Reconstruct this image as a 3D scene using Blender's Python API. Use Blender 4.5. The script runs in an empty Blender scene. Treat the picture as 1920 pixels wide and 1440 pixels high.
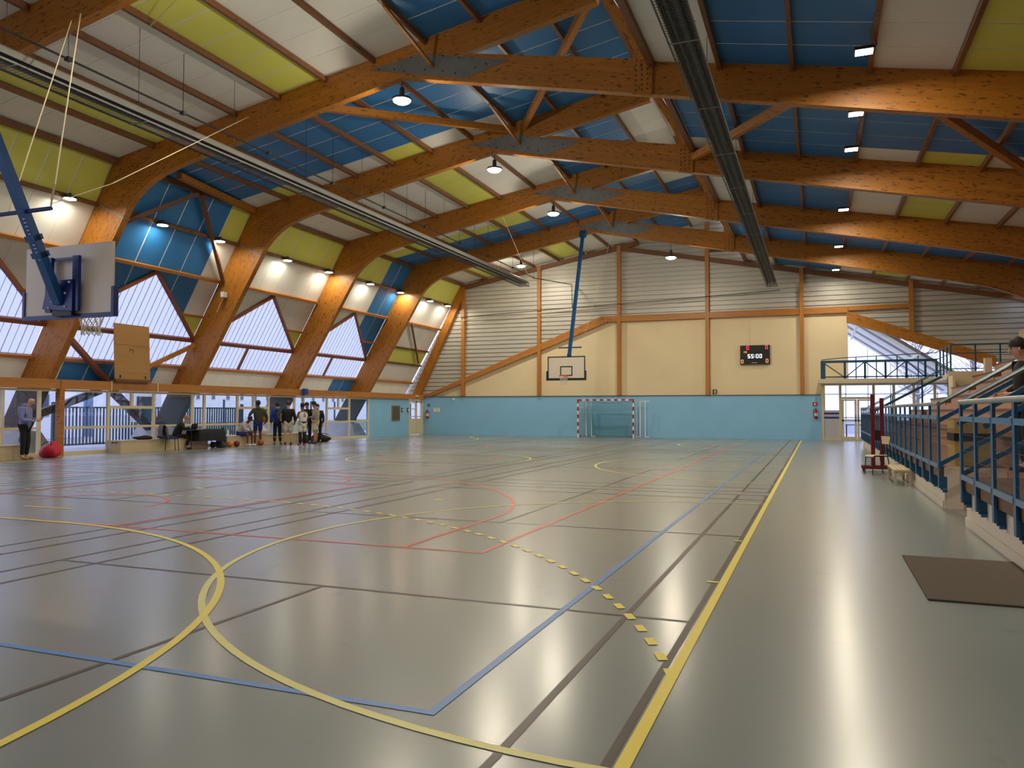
import bpy, math, random
from mathutils import Matrix, Vector
random.seed(7)
SC = bpy.context.scene
COL = SC.collection
R = math.radians

# ------------------------------------------------------------------ camera
def setup_camera():
    yaw, pit, rol = 0.372393343, 0.0337765287, 0.00180580697
    fw = Vector((-math.sin(yaw)*math.cos(pit), math.cos(yaw)*math.cos(pit), math.sin(pit)))
    rt = Vector((math.cos(yaw), math.sin(yaw), 0)); up = rt.cross(fw)
    r2 = rt*math.cos(rol) + up*math.sin(rol); u2 = -rt*math.sin(rol) + up*math.cos(rol)
    cd = bpy.data.cameras.new('camera'); cam = bpy.data.objects.new('camera', cd); COL.objects.link(cam)
    M = Matrix(((r2.x, u2.x, -fw.x, 10.7294), (r2.y, u2.y, -fw.y, -1.4037), (r2.z, u2.z, -fw.z, 1.4643), (0, 0, 0, 1)))
    cam.matrix_world = M
    cd.sensor_fit = 'HORIZONTAL'; cd.sensor_width = 36.0; cd.lens = 1465.34/1920*36.0
    cd.clip_start = 0.05; cd.clip_end = 500
    SC.camera = cam
setup_camera()

# ------------------------------------------------------------------ sky, exposure
def setup_world():
    w = bpy.data.worlds.new('overcast'); SC.world = w; w.use_nodes = True
    nt = w.node_tree; nt.nodes.clear()
    tc = nt.nodes.new('ShaderNodeTexCoord'); mp = nt.nodes.new('ShaderNodeMapping')
    mp.inputs['Scale'].default_value = (1.6, 1.6, 4.0)
    nz = nt.nodes.new('ShaderNodeTexNoise'); nz.inputs['Scale'].default_value = 1.7; nz.inputs['Detail'].default_value = 4
    rp = nt.nodes.new('ShaderNodeValToRGB')
    rp.color_ramp.elements[0].position = 0.35; rp.color_ramp.elements[0].color = (0.62, 0.67, 0.95, 1)
    rp.color_ramp.elements[1].position = 0.7; rp.color_ramp.elements[1].color = (0.72, 0.76, 1.0, 1)
    bg = nt.nodes.new('ShaderNodeBackground'); bg.inputs['Strength'].default_value = 2.3
    ot = nt.nodes.new('ShaderNodeOutputWorld')
    L = nt.links.new
    L(tc.outputs['Generated'], mp.inputs['Vector']); L(mp.outputs['Vector'], nz.inputs['Vector'])
    L(nz.outputs['Fac'], rp.inputs['Fac']); L(rp.outputs['Color'], bg.inputs['Color']); L(bg.outputs['Background'], ot.inputs['Surface'])
setup_world()
SC.view_settings.view_transform = 'Standard'; SC.view_settings.look = 'None'
SC.view_settings.exposure = 0.0; SC.view_settings.gamma = 1.0; SC.view_settings.use_curve_mapping = False
LAMP_COL = (1.0, 0.89, 0.70)
W_MID, W_SIDE, W_RIGHT, W_FILL = 185.0, 38.0, 125.0, 175.0

# ------------------------------------------------------------------ helpers
def s2l(c):
    c /= 255.0
    return c/12.92 if c <= 0.04045 else ((c+0.055)/1.055)**2.4
def C(r, g, b): return (s2l(r), s2l(g), s2l(b), 1.0)

MATS = {}
def pm(name, col, rough=0.5, metal=0.0, var=0.12, scale=4.0, stretch=(1, 1, 1), bump=0.0, spec=0.5, emit=None, es=0.0, coat=0.0):
    """principled material whose colour is modulated by object-space noise"""
    if name in MATS: return MATS[name]
    m = bpy.data.materials.new(name); m.use_nodes = True; nt = m.node_tree; b = nt.nodes['Principled BSDF']
    tc = nt.nodes.new('ShaderNodeTexCoord'); mp = nt.nodes.new('ShaderNodeMapping'); mp.inputs['Scale'].default_value = stretch
    nz = nt.nodes.new('ShaderNodeTexNoise'); nz.inputs['Scale'].default_value = scale; nz.inputs['Detail'].default_value = 4
    mx = nt.nodes.new('ShaderNodeMix'); mx.data_type = 'RGBA'
    mx.inputs[6].default_value = tuple(c*(1-var) for c in col[:3]) + (1,)
    mx.inputs[7].default_value = tuple(min(1, c*(1+var)) for c in col[:3]) + (1,)
    L = nt.links.new
    L(tc.outputs['Object'], mp.inputs['Vector']); L(mp.outputs['Vector'], nz.inputs['Vector'])
    L(nz.outputs['Fac'], mx.inputs[0]); L(mx.outputs[2], b.inputs['Base Color'])
    b.inputs['Roughness'].default_value = rough; b.inputs['Metallic'].default_value = metal
    b.inputs['Specular IOR Level'].default_value = spec
    if coat: b.inputs['Coat Weight'].default_value = coat
    if bump:
        bp = nt.nodes.new('ShaderNodeBump'); bp.inputs['Strength'].default_value = bump; bp.inputs['Distance'].default_value = 0.01
        L(nz.outputs['Fac'], bp.inputs['Height']); L(bp.outputs['Normal'], b.inputs['Normal'])
    if emit:
        b.inputs['Emission Color'].default_value = emit; b.inputs['Emission Strength'].default_value = es
    MATS[name] = m
    return m

def wood_mat(name, base, dark, rough=0.45, grain=1.0, knots=0.6):
    if name in MATS: return MATS[name]
    m = bpy.data.materials.new(name); m.use_nodes = True; nt = m.node_tree; b = nt.nodes['Principled BSDF']; L = nt.links.new
    N = nt.nodes.new
    tc = N('ShaderNodeTexCoord'); oi = N('ShaderNodeObjectInfo')
    ad = N('ShaderNodeVectorMath'); ad.operation = 'ADD'
    sc = N('ShaderNodeVectorMath'); sc.operation = 'SCALE'; sc.inputs[0].default_value = (17, 9, 5)
    L(oi.outputs['Random'], sc.inputs['Scale']); L(tc.outputs['Object'], ad.inputs[0]); L(sc.outputs[0], ad.inputs[1])
    mp = N('ShaderNodeMapping'); mp.inputs['Scale'].default_value = (0.7*grain, 14*grain, 14*grain); L(ad.outputs[0], mp.inputs['Vector'])
    n1 = N('ShaderNodeTexNoise'); n1.inputs['Scale'].default_value = 1.6; n1.inputs['Detail'].default_value = 5; n1.inputs['Roughness'].default_value = 0.65
    L(mp.outputs[0], n1.inputs['Vector'])
    mp2 = N('ShaderNodeMapping'); mp2.inputs['Scale'].default_value = (3.2, 16, 16); L(ad.outputs[0], mp2.inputs['Vector'])
    n2 = N('ShaderNodeTexNoise'); n2.inputs['Scale'].default_value = 1.6; n2.inputs['Detail'].default_value = 2; L(mp2.outputs[0], n2.inputs['Vector'])
    kr = N('ShaderNodeValToRGB'); kr.color_ramp.elements[0].position = 0.60; kr.color_ramp.elements[1].position = 0.66
    kr.color_ramp.elements[0].color = (0, 0, 0, 1); kr.color_ramp.elements[1].color = (1, 1, 1, 1); L(n2.outputs['Fac'], kr.inputs['Fac'])
    # broad lamella-to-lamella change
    mp3 = N('ShaderNodeMapping'); mp3.inputs['Scale'].default_value = (0.25, 1, 9); L(ad.outputs[0], mp3.inputs['Vector'])
    n3 = N('ShaderNodeTexNoise'); n3.inputs['Scale'].default_value = 1.2; n3.inputs['Detail'].default_value = 1; L(mp3.outputs[0], n3.inputs['Vector'])
    mx = N('ShaderNodeMix'); mx.data_type = 'RGBA'; mx.inputs[6].default_value = dark; mx.inputs[7].default_value = base
    av = N('ShaderNodeMath'); av.operation = 'MULTIPLY_ADD'; av.inputs[1].default_value = 0.55; L(n1.outputs['Fac'], av.inputs[0])
    a2 = N('ShaderNodeMath'); a2.operation = 'MULTIPLY'; a2.inputs[1].default_value = 0.75; L(n3.outputs['Fac'], a2.inputs[0]); L(a2.outputs[0], av.inputs[2])
    L(av.outputs[0], mx.inputs[0])
    km = N('ShaderNodeMath'); km.operation = 'MULTIPLY'; km.inputs[1].default_value = knots; L(kr.outputs['Color'], km.inputs[0])
    mk = N('ShaderNodeMix'); mk.data_type = 'RGBA'; mk.inputs[7].default_value = tuple(c*0.25 for c in dark[:3])+(1,)
    L(km.outputs[0], mk.inputs[0]); L(mx.outputs[2], mk.inputs[6]); L(mk.outputs[2], b.inputs['Base Color'])
    b.inputs['Roughness'].default_value = rough
    MATS[name] = m
    return m

def glass_mat(name, tint, clear=0.92, gl=0.06, rough=0.02):
    if name in MATS: return MATS[name]
    m = bpy.data.materials.new(name); m.use_nodes = True; nt = m.node_tree; nt.nodes.clear(); N = nt.nodes.new; L = nt.links.new
    tr = N('ShaderNodeBsdfTransparent'); tr.inputs['Color'].default_value = tint
    gs = N('ShaderNodeBsdfGlossy'); gs.inputs['Roughness'].default_value = rough
    tc = N('ShaderNodeTexCoord'); nz = N('ShaderNodeTexNoise'); nz.inputs['Scale'].default_value = 0.8; L(tc.outputs['Object'], nz.inputs['Vector'])
    ml = N('ShaderNodeMath'); ml.operation = 'MULTIPLY_ADD'; ml.inputs[1].default_value = gl*0.4; ml.inputs[2].default_value = gl*0.8; L(nz.outputs['Fac'], ml.inputs[0])
    mx = N('ShaderNodeMixShader'); L(ml.outputs[0], mx.inputs[0]); L(tr.outputs[0], mx.inputs[1]); L(gs.outputs[0], mx.inputs[2])
    o = N('ShaderNodeOutputMaterial'); L(mx.outputs[0], o.inputs['Surface'])
    MATS[name] = m
    return m

def poly_mat(name, tint, clear=0.45):
    """translucent ribbed polycarbonate: part see-through, part milky, with streaks of grime along the sheet"""
    if name in MATS: return MATS[name]
    m = bpy.data.materials.new(name); m.use_nodes = True; nt = m.node_tree; nt.nodes.clear(); N = nt.nodes.new; L = nt.links.new
    tr = N('ShaderNodeBsdfTransparent'); tr.inputs['Color'].default_value = (0.72, 0.74, 0.78, 1)
    tl = N('ShaderNodeBsdfTranslucent'); tl.inputs['Color'].default_value = tint
    gs = N('ShaderNodeBsdfGlossy'); gs.inputs['Roughness'].default_value = 0.15
    tc = N('ShaderNodeTexCoord'); mp = N('ShaderNodeMapping'); mp.inputs['Scale'].default_value = (0.25, 7, 0.25); L(tc.outputs['Object'], mp.inputs['Vector'])
    nz = N('ShaderNodeTexNoise'); nz.inputs['Scale'].default_value = 1.5; nz.inputs['Detail'].default_value = 3; L(mp.outputs[0], nz.inputs['Vector'])
    ml = N('ShaderNodeMath'); ml.operation = 'MULTIPLY_ADD'; ml.inputs[1].default_value = 0.5; ml.inputs[2].default_value = 1-clear-0.25; L(nz.outputs['Fac'], ml.inputs[0])
    mx = N('ShaderNodeMixShader'); L(ml.outputs[0], mx.inputs[0]); L(tr.outputs[0], mx.inputs[1]); L(tl.outputs[0], mx.inputs[2])
    m2 = N('ShaderNodeMixShader'); m2.inputs[0].default_value = 0.05; L(mx.outputs[0], m2.inputs[1]); L(gs.outputs[0], m2.inputs[2])
    o = N('ShaderNodeOutputMaterial'); L(m2.outputs[0], o.inputs['Surface'])
    MATS[name] = m
    return m

def emit_mat(name, col, s):
    if name in MATS: return MATS[name]
    m = bpy.data.materials.new(name); m.use_nodes = True; nt = m.node_tree; nt.nodes.clear()
    e = nt.nodes.new('ShaderNodeEmission'); e.inputs['Color'].default_value = col; e.inputs['Strength'].default_value = s
    o = nt.nodes.new('ShaderNodeOutputMaterial'); nt.links.new(e.outputs[0], o.inputs['Surface'])
    MATS[name] = m
    return m

class MB:
    """collects shapes into one mesh"""
    def __init__(s): s.v = []; s.f = []
    def box(s, x0, x1, y0, y1, z0, z1):
        n = len(s.v)
        s.v += [(x0,y0,z0),(x1,y0,z0),(x1,y1,z0),(x0,y1,z0),(x0,y0,z1),(x1,y0,z1),(x1,y1,z1),(x0,y1,z1)]
        s.f += [tuple(n+i for i in q) for q in ((0,3,2,1),(4,5,6,7),(0,1,5,4),(1,2,6,5),(2,3,7,6),(3,0,4,7))]
        return s
    def prism(s, poly, a, b, axis='y'):
        """polygon in the plane across axis, extruded from a to b"""
        n = len(s.v); k = len(poly)
        def P(u, w, t):
            return (u, t, w) if axis == 'y' else ((t, u, w) if axis == 'x' else (u, w, t))
        for t in (a, b):
            for u, w in poly: s.v.append(P(u, w, t))
        s.f.append(tuple(n+i for i in range(k))); s.f.append(tuple(n+k+i for i in reversed(range(k))))
        for i in range(k):
            j = (i+1) % k
            s.f.append((n+i, n+k+i, n+k+j, n+j))
        return s
    def bar(s, p, q, w, h=None, up=(0, 0, 1)):
        """rectangular bar from p to q; w across, h along up"""
        h = h or w; p = Vector(p); q = Vector(q); d = (q-p).normalized(); u = Vector(up)
        if abs(d.dot(u)) > 0.98: u = Vector((0, 1, 0)) if abs(d.y) < 0.9 else Vector((1, 0, 0))
        sd = d.cross(u).normalized(); u = sd.cross(d).normalized(); n = len(s.v)
        for c in (p, q):
            for a, b in ((-1,-1),(1,-1),(1,1),(-1,1)): s.v.append(tuple(c+sd*a*w/2+u*b*h/2))
        s.f += [tuple(n+i for i in t) for t in ((0,1,2,3),(7,6,5,4),(0,4,5,1),(1,5,6,2),(2,6,7,3),(3,7,4,0))]
        return s
    def tube(s, pts, r, seg=8, cap=True, closed=False):
        pts = [Vector(p) for p in pts]; n0 = len(s.v); m = len(pts); rr = r if isinstance(r, (list, tuple)) else [r]*m
        prev = None
        for i, p in enumerate(pts):
            if closed: d = pts[(i+1) % m]-pts[i-1]
            else: d = pts[min(i+1, m-1)]-pts[max(i-1, 0)]
            d = d.normalized()
            u = Vector((0, 0, 1)) if abs(d.z) < 0.9 else Vector((1, 0, 0))
            if prev is not None and (prev - d*prev.dot(d)).length > 1e-4: a = (prev-d*prev.dot(d)).normalized()
            else: a = d.cross(u).normalized()
            prev = a; b = d.cross(a)
            for k in range(seg):
                t = 2*math.pi*k/seg; s.v.append(tuple(p+(a*math.cos(t)+b*math.sin(t))*rr[i]))
        for i in range(m if closed else m-1):
            j = (i+1) % m
            for k in range(seg):
                l = (k+1) % seg
                s.f.append((n0+i*seg+k, n0+i*seg+l, n0+j*seg+l, n0+j*seg+k))
        if cap and not closed:
            s.f.append(tuple(n0+k for k in reversed(range(seg)))); s.f.append(tuple(n0+(m-1)*seg+k for k in range(seg)))
        return s
    def lathe(s, prof, seg=16, c=(0, 0, 0), axis='z'):
        n0 = len(s.v); m = len(prof)
        for r, z in prof:
            for k in range(seg):
                t = 2*math.pi*k/seg; a, b = r*math.cos(t), r*math.sin(t)
                v = (a, b, z) if axis == 'z' else ((a, z, b) if axis == 'y' else (z, a, b))
                s.v.append((c[0]+v[0], c[1]+v[1], c[2]+v[2]))
        for i in range(m-1):
            for k in range(seg):
                l = (k+1) % seg
                s.f.append((n0+i*seg+k, n0+i*seg+l, n0+(i+1)*seg+l, n0+(i+1)*seg+k))
        s.f.append(tuple(n0+k for k in reversed(range(seg)))); s.f.append(tuple(n0+(m-1)*seg+k for k in range(seg)))
        return s
    def sphere(s, c, r, seg=14, rings=8, sc=(1, 1, 1)):
        n0 = len(s.v)
        for i in range(rings+1):
            th = math.pi*i/rings
            for k in range(seg):
                t = 2*math.pi*k/seg
                s.v.append((c[0]+sc[0]*r*math.sin(th)*math.cos(t), c[1]+sc[1]*r*math.sin(th)*math.sin(t), c[2]+sc[2]*r*math.cos(th)))
        for i in range(rings):
            for k in range(seg):
                l = (k+1) % seg
                s.f.append((n0+i*seg+k, n0+(i+1)*seg+k, n0+(i+1)*seg+l, n0+i*seg+l))
        return s
    def quad(s, *p):
        n = len(s.v); s.v += [tuple(q) for q in p]; s.f.append(tuple(range(n, n+len(p)))); return s
    def mesh(s, name, mat, smooth=False):
        me = bpy.data.meshes.new(name); me.from_pydata(s.v, [], s.f); me.materials.append(mat)
        if smooth:
            for p in me.polygons: p.use_smooth = True
        me.update(); return me
    def build(s, name, mat, parent=None, smooth=False, world=True):
        """verts are world coordinates (parents only translate) unless world=False"""
        off = Vector((0, 0, 0))
        if parent is not None and world:
            q = parent
            while q is not None: off += q.location; q = q.parent
        if off.length > 0: s.v = [(x-off.x, y-off.y, z-off.z) for x, y, z in s.v]
        o = bpy.data.objects.new(name, s.mesh(name, mat, smooth)); COL.objects.link(o); o.parent = parent
        return o

def tag(o, label=None, cat=None, group=None, kind=None):
    if label: o['label'] = label
    if cat: o['category'] = cat
    if group: o['group'] = group
    if kind: o['kind'] = kind
    return o
def empty(name, loc=(0, 0, 0), rz=0.0):
    o = bpy.data.objects.new(name, None); COL.objects.link(o); o.location = loc; o.rotation_euler = (0, 0, rz); o.empty_display_size = 0.1
    return o
def thing(name, label, cat, loc=(0, 0, 0), rz=0.0, group=None): return tag(empty(name, loc, rz), label, cat, group)
def struct(name, loc=(0, 0, 0)): return tag(empty(name, loc), kind='structure')
def inst(name, me, parent=None, loc=(0, 0, 0), rot=None):
    o = bpy.data.objects.new(name, me); COL.objects.link(o); o.parent = parent; o.location = loc
    if rot is not None: o.rotation_euler = rot
    return o
def copy_tree(o, parent=None):
    c = o.copy(); COL.objects.link(c); c.parent = parent
    for ch in list(o.children): copy_tree(ch, c)
    return c
def clip(poly, a, b, c):
    """keep the part of poly with a*u+b*w<=c"""
    out = []; n = len(poly)
    for i in range(n):
        p, q = poly[i], poly[(i+1) % n]; fp = a*p[0]+b*p[1]-c; fq = a*q[0]+b*q[1]-c
        if fp <= 0: out.append(p)
        if (fp < 0 < fq) or (fq < 0 < fp):
            t = fp/(fp-fq); out.append((p[0]+t*(q[0]-p[0]), p[1]+t*(q[1]-p[1])))
    return out
ORD = ['first', 'second', 'third', 'fourth', 'fifth', 'sixth', 'seventh', 'eighth', 'ninth', 'tenth', 'eleventh', 'twelfth']

# ------------------------------------------------------------------ materials
M_FRAME = wood_mat('glulam', C(188, 122, 36), C(134, 82, 20), 0.5, 0.8, 0.8)
M_PURL = wood_mat('purlin_wood', C(134, 88, 54), C(96, 60, 36), 0.5)
M_TRIM = wood_mat('trim_wood', C(196, 132, 60), C(150, 92, 36), 0.45, 1.0, 0.35)
M_REDW = wood_mat('window_timber', C(150, 88, 62), C(104, 56, 40), 0.5, 1.0, 0.2)
M_DARKW = wood_mat('weathered_leg', C(70, 56, 50), C(44, 36, 34), 0.7, 0.8, 0.3)
M_BENCH = wood_mat('bench_ply', C(214, 196, 160), C(190, 170, 132), 0.5, 0.6, 0.1)
M_PLY = wood_mat('ply_board', C(176, 132, 74), C(158, 114, 60), 0.6, 0.4, 0.05)
M_STANDW = wood_mat('stand_wood', C(190, 140, 104), C(160, 110, 78), 0.45, 0.8, 0.2)
M_STANDD = wood_mat('stand_edge_wood', C(120, 80, 44), C(86, 54, 28), 0.5, 0.8, 0.2)
M_W = pm('panel_white', C(230, 229, 222), 0.6, var=0.05, scale=1.5)
M_G = pm('panel_lime', C(218, 218, 104), 0.6, var=0.06, scale=1.5)
M_B = pm('panel_blue', C(44, 118, 182), 0.5, var=0.06, scale=1.5)
PC = {'W': M_W, 'G': M_G, 'B': M_B}
M_BACK = pm('backing_white', C(225, 225, 222), 0.6, var=0.03)
M_STEEL = pm('galvanised_plate', C(120, 122, 122), 0.55, 0.6, 0.45, 2.2)
M_BOLT = pm('bolt_dark', C(70, 48, 26), 0.6, 0.2)
M_CREAMF = pm('cream_frame', C(222, 208, 174), 0.45, var=0.05)
M_PLASTER = pm('cream_plaster', C(232, 214, 176), 0.85, var=0.05, scale=1.2)
M_DADO = pm('blue_paint', C(140, 196, 234), 0.45, var=0.07, scale=1.1)
M_CLAD = pm('grey_cladding', C(196, 194, 186), 0.45, 0.15, 0.05, 2)
M_RAIL = pm('rail_blue', C(30, 92, 138), 0.35, 0.1, 0.06)
M_RAILT = pm('rail_steel', C(132, 152, 160), 0.28, 0.6, 0.05)
M_RAILD = pm('bridge_blue', C(34, 84, 112), 0.4, 0.1, 0.06)
M_CONC = pm('concrete', C(158, 156, 154), 0.85, 0, 0.2, 1.3)
M_ASPH = pm('asphalt', C(160, 160, 170), 0.9, 0, 0.15, 0.8)
M_BLACK = pm('black_plastic', C(22, 22, 24), 0.45)
M_DGREY = pm('dark_metal', C(62, 62, 64), 0.4, 0.5)
M_GALV = pm('galvanised_pipe', C(138, 138, 134), 0.6, 0.35, 0.15, 3)
M_WHITE = pm('white_paint', C(236, 236, 232), 0.4, var=0.03)
M_RED = pm('red_paint', C(176, 36, 52), 0.4)
M_REDB = pm('bag_red', C(196, 26, 52), 0.6, var=0.25, scale=9)
M_DRED = pm('dark_red_metal', C(112, 22, 34), 0.4, 0.2)
M_BBLUE = pm('basket_blue', C(24, 84, 142), 0.35, 0.1, 0.06)
M_NAVY = pm('navy_frame', C(18, 42, 112), 0.35, 0.1, 0.06)
M_ROPE = pm('rope', C(226, 212, 176), 0.8)
M_NET = pm('net_cord', C(228, 222, 204), 0.8)
M_TEAL = pm('teal_net', C(70, 140, 148), 0.8)
M_ORANGE = pm('rim_orange', C(226, 70, 42), 0.4)
M_BALL = pm('ball_orange', C(196, 92, 40), 0.6, var=0.15, scale=30, bump=0.2)
M_GLASS = glass_mat('clear_glass', (0.93, 0.96, 1.0, 1))
M_POLY = poly_mat('polycarbonate', (0.74, 0.76, 0.80, 1))
M_ROOFG = poly_mat('lobby_glass', (0.75, 0.77, 0.82, 1), 0.55)
M_LAMP = emit_mat('lamp_lens', (1.0, 0.93, 0.80, 1), 25.0)
M_SIGNR = pm('sign_red', C(190, 40, 50), 0.5)

def floor_mat():
    m = bpy.data.materials.new('sports_vinyl'); m.use_nodes = True; nt = m.node_tree; b = nt.nodes['Principled BSDF']; N = nt.nodes.new; L = nt.links.new
    tc = N('ShaderNodeTexCoord')
    n1 = N('ShaderNodeTexNoise'); n1.inputs['Scale'].default_value = 0.35; n1.inputs['Detail'].default_value = 5; L(tc.outputs['Object'], n1.inputs['Vector'])
    mp = N('ShaderNodeMapping'); mp.inputs['Scale'].default_value = (2.0, 7.0, 1); mp.inputs['Rotation'].default_value = (0, 0, R(8)); L(tc.outputs['Object'], mp.inputs['Vector'])
    n2 = N('ShaderNodeTexNoise'); n2.inputs['Scale'].default_value = 2.4; n2.inputs['Detail'].default_value = 6; n2.inputs['Roughness'].default_value = 0.7; L(mp.outputs[0], n2.inputs['Vector'])
    mx = N('ShaderNodeMix'); mx.data_type = 'RGBA'; mx.inputs[6].default_value = C(120, 129, 127); mx.inputs[7].default_value = C(138, 146, 142); L(n1.outputs['Fac'], mx.inputs[0])
    rr = N('ShaderNodeMapRange'); rr.inputs[1].default_value = 0.3; rr.inputs[2].default_value = 0.7; rr.inputs[3].default_value = 0.36; rr.inputs[4].default_value = 0.40; L(n1.outputs['Fac'], rr.inputs[0])
    # scuffs with a shape of their own
    vz = N('ShaderNodeTexNoise'); vz.inputs['Scale'].default_value = 1.1; vz.inputs['Detail'].default_value = 8; vz.inputs['Distortion'].default_value = 2.5; L(tc.outputs['Object'], vz.inputs['Vector'])
    vr = N('ShaderNodeValToRGB'); vr.color_ramp.elements[0].position = 0.66; vr.color_ramp.elements[1].position = 0.74
    vr.color_ramp.elements[0].color = (1, 1, 1, 1); vr.color_ramp.elements[1].color = (0.86, 0.86, 0.86, 1); L(vz.outputs['Fac'], vr.inputs['Fac'])
    mu = N('ShaderNodeMix'); mu.data_type = 'RGBA'; mu.blend_type = 'MULTIPLY'; mu.inputs[0].default_value = 1; L(mx.outputs[2], mu.inputs[6]); L(vr.outputs['Color'], mu.inputs[7])
    L(mu.outputs[2], b.inputs['Base Color']); L(rr.outputs[0], b.inputs['Roughness']); b.inputs['Coat Weight'].default_value = 0.8; b.inputs['Coat Roughness'].default_value = 0.22
    bp = N('ShaderNodeBump'); bp.inputs['Strength'].default_value = 0.005; bp.inputs['Distance'].default_value = 0.01; L(n2.outputs['Fac'], bp.inputs['Height']); L(bp.outputs['Normal'], b.inputs['Normal'])
    b.inputs['Specular IOR Level'].default_value = 0.25
    return m
M_FLOOR = floor_mat()

# ------------------------------------------------------------------ geometry of the hall
FY = [3.6, 9.85, 16.1, 22.35, 28.6, 34.85]       # near faces of the timber frames
GY = 41.1                                         # gable
FT = 0.22
WX = -11.8                                        # side glazing plane
YW = 41.3                                         # end wall
def zl(x): return 9.09+0.1775*(x+9.05)            # panel plane, long slope
def zr(x): return 9.41-0.19*(x-7.36)              # panel plane, short slope
def xw(z): return -9.05-(9.09-z)/1.71             # leaning side wall
XL = [-9.05, -7.5, -6, -4.5, -3, -1.5, 0, 1.5, 3, 4.5, 6.0]
XR = [7.35, 8.8, 10.3, 11.8, 13.35, 14.87, 16.4, 17.9, 19.4]

# floor -----------------------------------------------------------
floor = tag(MB().box(-11.95, 24, -6, 41.35, -0.2, 0).build('floor', M_FLOOR), kind='structure')
M_YEL = pm('line_yellow', C(246, 226, 96), 0.4, var=0.06, scale=3)
M_PYEL = pm('line_pale_yellow', C(232, 226, 140), 0.4, var=0.06, scale=3)
M_BRN = pm('line_brown', C(84, 74, 66), 0.4, var=0.12, scale=3)
M_LRED = pm('line_red', C(224, 92, 80), 0.4, var=0.08, scale=3)
M_LBLU = pm('line_blue', C(96, 146, 208), 0.4, var=0.08, scale=3)
class LN:
    def __init__(s, z): s.m = MB(); s.z0 = z; s.k = 0
    @property
    def z(s): s.k += 1; return s.z0+(s.k % 40)*1.2e-5
    def seg(s, x0, y0, x1, y1, w=0.05):
        d = Vector((x1-x0, y1-y0)); d.normalize(); n = Vector((-d.y, d.x))*w/2; z = s.z
        s.m.quad((x0-n.x, y0-n.y, z), (x1-n.x, y1-n.y, z), (x1+n.x, y1+n.y, z), (x0+n.x, y0+n.y, z))
    def pts(s, P, w=0.05):
        k = len(P); z = s.z
        for i in range(k-1):
            def nn(j):
                a = Vector(P[max(j-1, 0)]); b = Vector(P[min(j+1, k-1)]); d = (b-a).normalized(); return Vector((-d.y, d.x))*w/2
            n0, n1 = nn(i), nn(i+1); p, q = P[i], P[i+1]
            s.m.quad((p[0]-n0.x, p[1]-n0.y, z), (q[0]-n1.x, q[1]-n1.y, z), (q[0]+n1.x, q[1]+n1.y, z), (p[0]+n0.x, p[1]+n0.y, z))
    def arc(s, cx, cy, r, a0, a1, w=0.05, n=48): s.pts([(cx+r*math.cos(R(a0+(a1-a0)*i/n)), cy+r*math.sin(R(a0+(a1-a0)*i/n))) for i in range(n+1)], w)
    def done(s, name, mat):
        m = MB(); m.v = s.m.v; m.f = s.m.f; return m.build(name, mat, floor)
# brown badminton courts
nbad = 0
for cx in (-6.875, 0.0, 6.875):
    for cy in (6.12, 20.0, 33.9):
        b = LN(0.0020); hw, hl = 3.045, 6.70; 
        for sx in (-1, 1):
            b.seg(cx+sx*(hw-.02), cy-hl, cx+sx*(hw-.02), cy+hl, .045); b.seg(cx+sx*(2.57), cy-hl, cx+sx*2.57, cy+hl, .045)
        for sy in (-1, 1):
            for q in (1.98, 5.94, 6.68): b.seg(cx-hw, cy+sy*q, cx+hw, cy+sy*q, .04)
            b.seg(cx, cy+sy*1.98, cx, cy+sy*hl, .04)
        b.done('badminton_line', M_BRN)
# red basketball court
b = LN(0.0026)
for sx in (-1, 1): b.seg(sx*7.5, 6, sx*7.5, 34)
b.seg(-7.5, 6, 7.5, 6); b.seg(-7.5, 34, 7.5, 34); b.arc(0, 20, 1.8, 0, 360, n=64)
for s, y0 in ((1, 6), (-1, 34)):
    cy = y0+s*1.575; yy = math.sqrt(6.75**2-6.6**2)
    for sx in (-1, 1): b.seg(sx*6.6, y0, sx*6.6, cy+s*yy); b.seg(sx*2.45, y0, sx*2.45, y0+s*5.8)
    a0 = math.degrees(math.atan2(yy, 6.6))
    b.arc(0, cy, 6.75, s*a0, s*(180-a0), n=72)
    b.seg(-2.45, y0+s*5.8, 2.45, y0+s*5.8); b.arc(0, y0+s*5.8, 1.8, 0, s*180); b.arc(0, cy, 1.25, 0, s*180)
b.done('basketball_line', M_LRED)
# blue volleyball style rectangle
b = LN(0.0031)
for sx in (-1, 1): b.seg(sx*8.975, 2, sx*8.975, 38)
b.seg(-9, 2.025, 9, 2.025); b.seg(-9, 37.975, 9, 37.975)
b.done('training_line', M_LBLU)
# pale yellow half-court arcs along both long sides
b = LN(0.0036)
for sx, a0 in ((1, 90), (-1, -90)):
    for cy in (6.62, 20.0, 33.4): b.arc(sx*9.95, cy, 4.88, a0, a0+180, .055, 64)
b.arc(0, 20, 2.78, 0, 360, .05, 72); b.seg(-10, 20, 10, 20)
for x in (-5.08, 0, 4.96):
    for y in (10.1, 29.9): b.seg(x-.09, y, x+.09, y, .09)
b.done('half_court_line', M_PYEL)
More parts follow.
